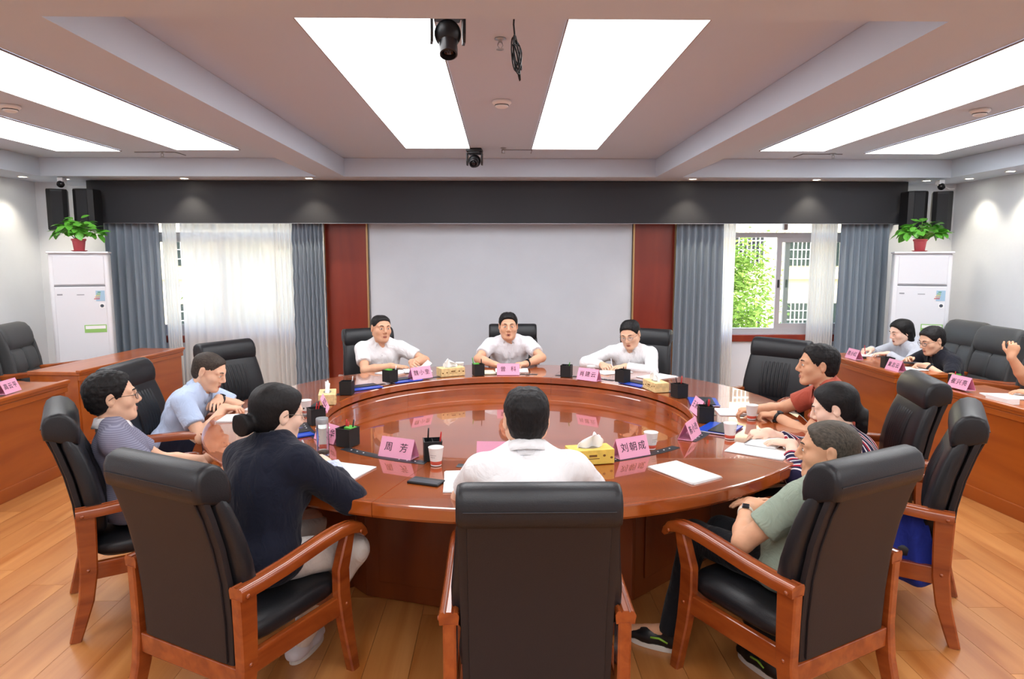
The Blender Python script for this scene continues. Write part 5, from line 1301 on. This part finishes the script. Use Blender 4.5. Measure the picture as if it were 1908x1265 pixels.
name_card((3.59, 6.76, .777), math.radians(-88), '周小红', 'pale pink name card on the far right desk before the hoodie')
# pen holders
for ang, r, rot, pp, note, lab in ((18.3, 1.29, .5, (P_R, P_K), None, 'black pen holder with a red pen next to the nearest paper cup, left'), (43, 1.315, .3, (P_R, P_R, P_K), P_G, 'black pen holder with a green note pad inside, left'), (69, 1.29, .2, (P_R, P_K, P_R), None, 'black pen holder with red pens beside the left paper cup'),
                              (111, 1.31, .3, (P_W,), None, 'black pen holder beside the left cream tissue box'), (133.5, 1.335, .1, (P_W,), P_G, 'black pen holder left of the card of the man with the booklet'), (169, 1.33, .1, (P_G, P_K), P_G, 'black pen holder at the left of the speaking man'),
                              (-157, 1.33, .1, (P_N,), None, 'black pen holder with a green pen at the right of the speaking man'), (-133, 1.30, 0, (P_K,), None, 'black pen holder before the writing man with glasses'), (-104, 1.31, .1, (P_R, P_K), None, 'black pen holder right of the far cream tissue box'), (-70, 1.315, .2, (P_R, P_R, P_R, P_K), None, 'black pen holder with red pens on the right side of the table')):
    pen_holder(pol(ang, r, TZ+(.0165 if ang in (133.5, -133) else .0032)), F(ang)+rot, lab, pens(*pp), note)
pen_holder((-3.80, 4.93, .760), 1.6, 'black pen holder with red pens on the near left desk', pens(P_R, P_R), None)
pen_holder((3.66, 5.42-.12, .760), 1.5, 'black pen holder with a bright green note on the near right desk', pens(P_R), P_G)
pen_holder((3.66, 6.28, .760), 1.5, 'dark pen holder between the two cards on the far right desk', pens(P_K), None)
# tissue boxes
tissue_box(pol(-17, 1.345, TZ+.0032), F(-17)-.10, 'bright yellow tissue box beside the near man in white', M_BOXY)
tissue_box(pol(98, 1.31, TZ+.0032), F(98)+.35, 'cream tissue box on the left side of the table', M_BOXC, flip=-1)
tissue_box(pol(159, 1.385, TZ+.0032), F(159)+.1, 'cream tissue box on the far side, left of the speaking man', M_BOXC)
tissue_box(pol(-117, 1.30, TZ+.0032), F(-117)-.25, 'cream tissue box on the far side right, beside a pen holder', M_BOXC)
# cups
for (ang, r), lab in (((15.8, 1.385), 'paper cup beside the near black pen holder, left front'), ((-35.5, 1.30), 'paper cup behind the three character card, right front'), ((-55.5, 1.52), 'paper cup in front of the woman in stripes'), ((-76, 1.60), 'paper cup in front of the man in brick red'),
                      ((48, 1.40), 'paper cup behind the glass bottle'), ((82, 1.36), 'paper cup behind the pen holder on the left side'), ((163.5, 1.50), 'paper cup behind the far left tissue box'), ((-149, 1.42), 'paper cup behind the card of the writing man')):
    cup(pol(ang, r, TZ+.0032), lab, F(ang))
# glass bottle
t = thing('glass_bottle', 'tall clear glass water bottle beside the woman in the dark cardigan', 'bottle', pol(40.5, 1.515)); MG = mat('clear_glass', rgb(245, 250, 250), .02, trans=1.0, ior=1.35)
b = MB(); b.lathe([(.001, .0), (.029, 0), (.032, .006), (.032, .17), (.030, .178), (.0285, .178), (.0295, .168), (.0295, .012), (.001, .010)], 28); b.build('glass', MG, t, True, 50)
b = MB(); b.lathe([(.028, .172), (.031, .172), (.032, .176), (.032, .198), (.030, .202), (.001, .203)], 24); b.build('cap', mat('bottle_cap', rgb(172, 176, 180), .35, metal=.5), t, True, 40)
b = MB(); b.lathe([(.001, .0125), (.029, .0125), (.029, .028), (.001, .028)], 24); b.build('base_plug', mat('tea_leaves', rgb(90, 80, 70), .7), t, True)
# papers, notebooks, folders, phones
sheet((-.765, 3.150, TZ), math.radians(-22), 'white sheets under the hands of the woman in the cardigan')
sheet((-.155, 3.035, TZ), math.radians(3), 'white stack of sheets left of the near man in white')
sheet((.880, 3.145, TZ), math.radians(30), 'white document lying alone in front of the man in sage green', w=.19, n=5)
sheet((1.375, 3.500, TZ), math.radians(54), 'white sheets under the notebook of the woman in stripes')
sheet((1.475, 3.650, TZ+.007), math.radians(-38), 'spiral notebook the woman in stripes writes in', w=.16, d=.23, n=5, spiral=True, name='notebook', cat='notebook')
sheet((-1.665, 4.300, TZ), math.radians(4), 'open white notebook of the man in pale blue', w=.26, d=.20, n=6, name='notebook', cat='notebook')
sheet((-1.62, 4.66, TZ), math.radians(-12), 'white sheets beyond the notebook of the man in pale blue')
sheet((1.60, 4.42, TZ), math.radians(84), 'white sheets in front of the man in brick red')
sheet((-.97, 6.10, TZ), math.radians(-30), 'white sheets lying before the man with the booklet', w=.21)
sheet((-.77, 6.16, TZ+.006), math.radians(15), 'white booklet with raised pages in front of the far left man', w=.24, d=.24, n=5, curl=.07, name='booklet', cat='booklet')
sheet((.10, 6.17, TZ), math.radians(0), 'open papers between the hands of the speaking man', w=.30, d=.21)
sheet((-.13, 6.04, TZ), math.radians(8), 'small cream notebook left of the card of the speaking man', w=.15, d=.20, n=6, m=mat('cream_paper', rgb(232, 226, 200), .8), name='notebook', cat='notebook')
sheet((1.02, 6.07, TZ), math.radians(24), 'white papers under the hands of the writing man with glasses', w=.30, d=.21)
sheet((1.36, 5.80, TZ), math.radians(34), 'loose white sheets behind the far right tissue box', w=.30, d=.21)
for ang, r, rot, lab in ((60, 1.50, .1, 'blue folder with dark cover band behind the glass bottle'), (122, 1.36, 1.2, 'blue folder left of the far left pen holder'), (140, 1.36, 1.5, 'blue folder under the far left card and pen holder'), (-128, 1.36, 1.5, 'blue folder between far right pen holder and tissue box'), (-95, 1.40, 1.3, 'blue folder right of the far right pen holder'), (-63, 1.42, 1.4, 'blue folder between the pen holder and paper cup on the right side')):
    t = folder(pol(ang, r, TZ+.0032), F(ang)+rot, lab, w=.20, d=.26)
def phone(loc, rz, lab, case=True):
    t = thing('phone', lab, 'phone', loc, rz)
    b = MB(); b.box((0, 0, .006), (.080, .158, .011), None, .004); b.build('body', M_BLK, t)
    b = MB(); b.box((-.012, 0, .0122), (.050, .146, .001)); b.build('flap', mat('phone_cover', rgb(52, 56, 66), .35), t)
    return t
phone((-.345, 3.02, TZ), math.radians(68), 'black phone in a cover lying left of the near man in white')
phone((1.80, 4.16, TZ), math.radians(70), 'black phone lying by the wrist of the man in brick red')
phone((3.90, 6.28, .80), math.radians(60), 'phone held by the man in the black polo')
sheet((3.80, 6.20, .761), math.radians(80), 'papers in front of the man in the black polo', w=.21, n=5)
sheet((3.88, 7.10, .761), math.radians(85), 'open notebook in front of the woman in the hoodie', w=.2, d=.26, n=6, name='notebook', cat='notebook')
sheet((3.78, 4.90, .761), math.radians(80), 'white papers on the near right desk by the raised arm', w=.21, n=5)
t = thing('white_box', 'small white carton on the near right desk', 'box', (3.60, 4.72, .760), .1); b = MB(); b.box((0, 0, .022), (.10, .19, .044), None, .003); b.build('carton', M_PAPER, t); b = MB(); b.box((0, .03, .0445), (.08, .10, .001)); b.build('label_field', mat('pale_grey', rgb(214, 214, 220), .6), t)
t = thing('pen_tray', 'small dark pen tray on the far right desk before the hoodie', 'tray', (3.74, 6.94, .760), .1); b = MB(); b.box((0, 0, .008), (.06, .16, .016), None, .003); b.build('tray', M_BLK, t)
# blue garment in the rightmost chair
gm = cloth('royal_blue_cloth', rgb(30, 46, 138)); t = thing('hanging_garment', 'royal blue garment hanging over the side of the rightmost armchair', 'garment', (1.90, 3.07, .0)); rows = []
for i in range(25):
    u = i/24; r = []
    for j in range(13):
        v = j/12; hd = math.radians(57); fx = Vector((-math.sin(hd), math.cos(hd), 0)); sx = Vector((math.cos(hd), math.sin(hd), 0))
        w = .20+.16*v; r.append(fx*((u-.5)*w)+sx*(.012*math.sin(u*17+v)*(.3+v)-.03*v)+Vector((0, 0, .60-(.30+.05*math.sin(u*5))*v)))
    rows.append(r)
b = MB(); b.loft(rows, cap=False, closed=False); o = b.build('cloth', gm, t, True); sd = o.modifiers.new('thick', 'SOLIDIFY'); sd.thickness = .006
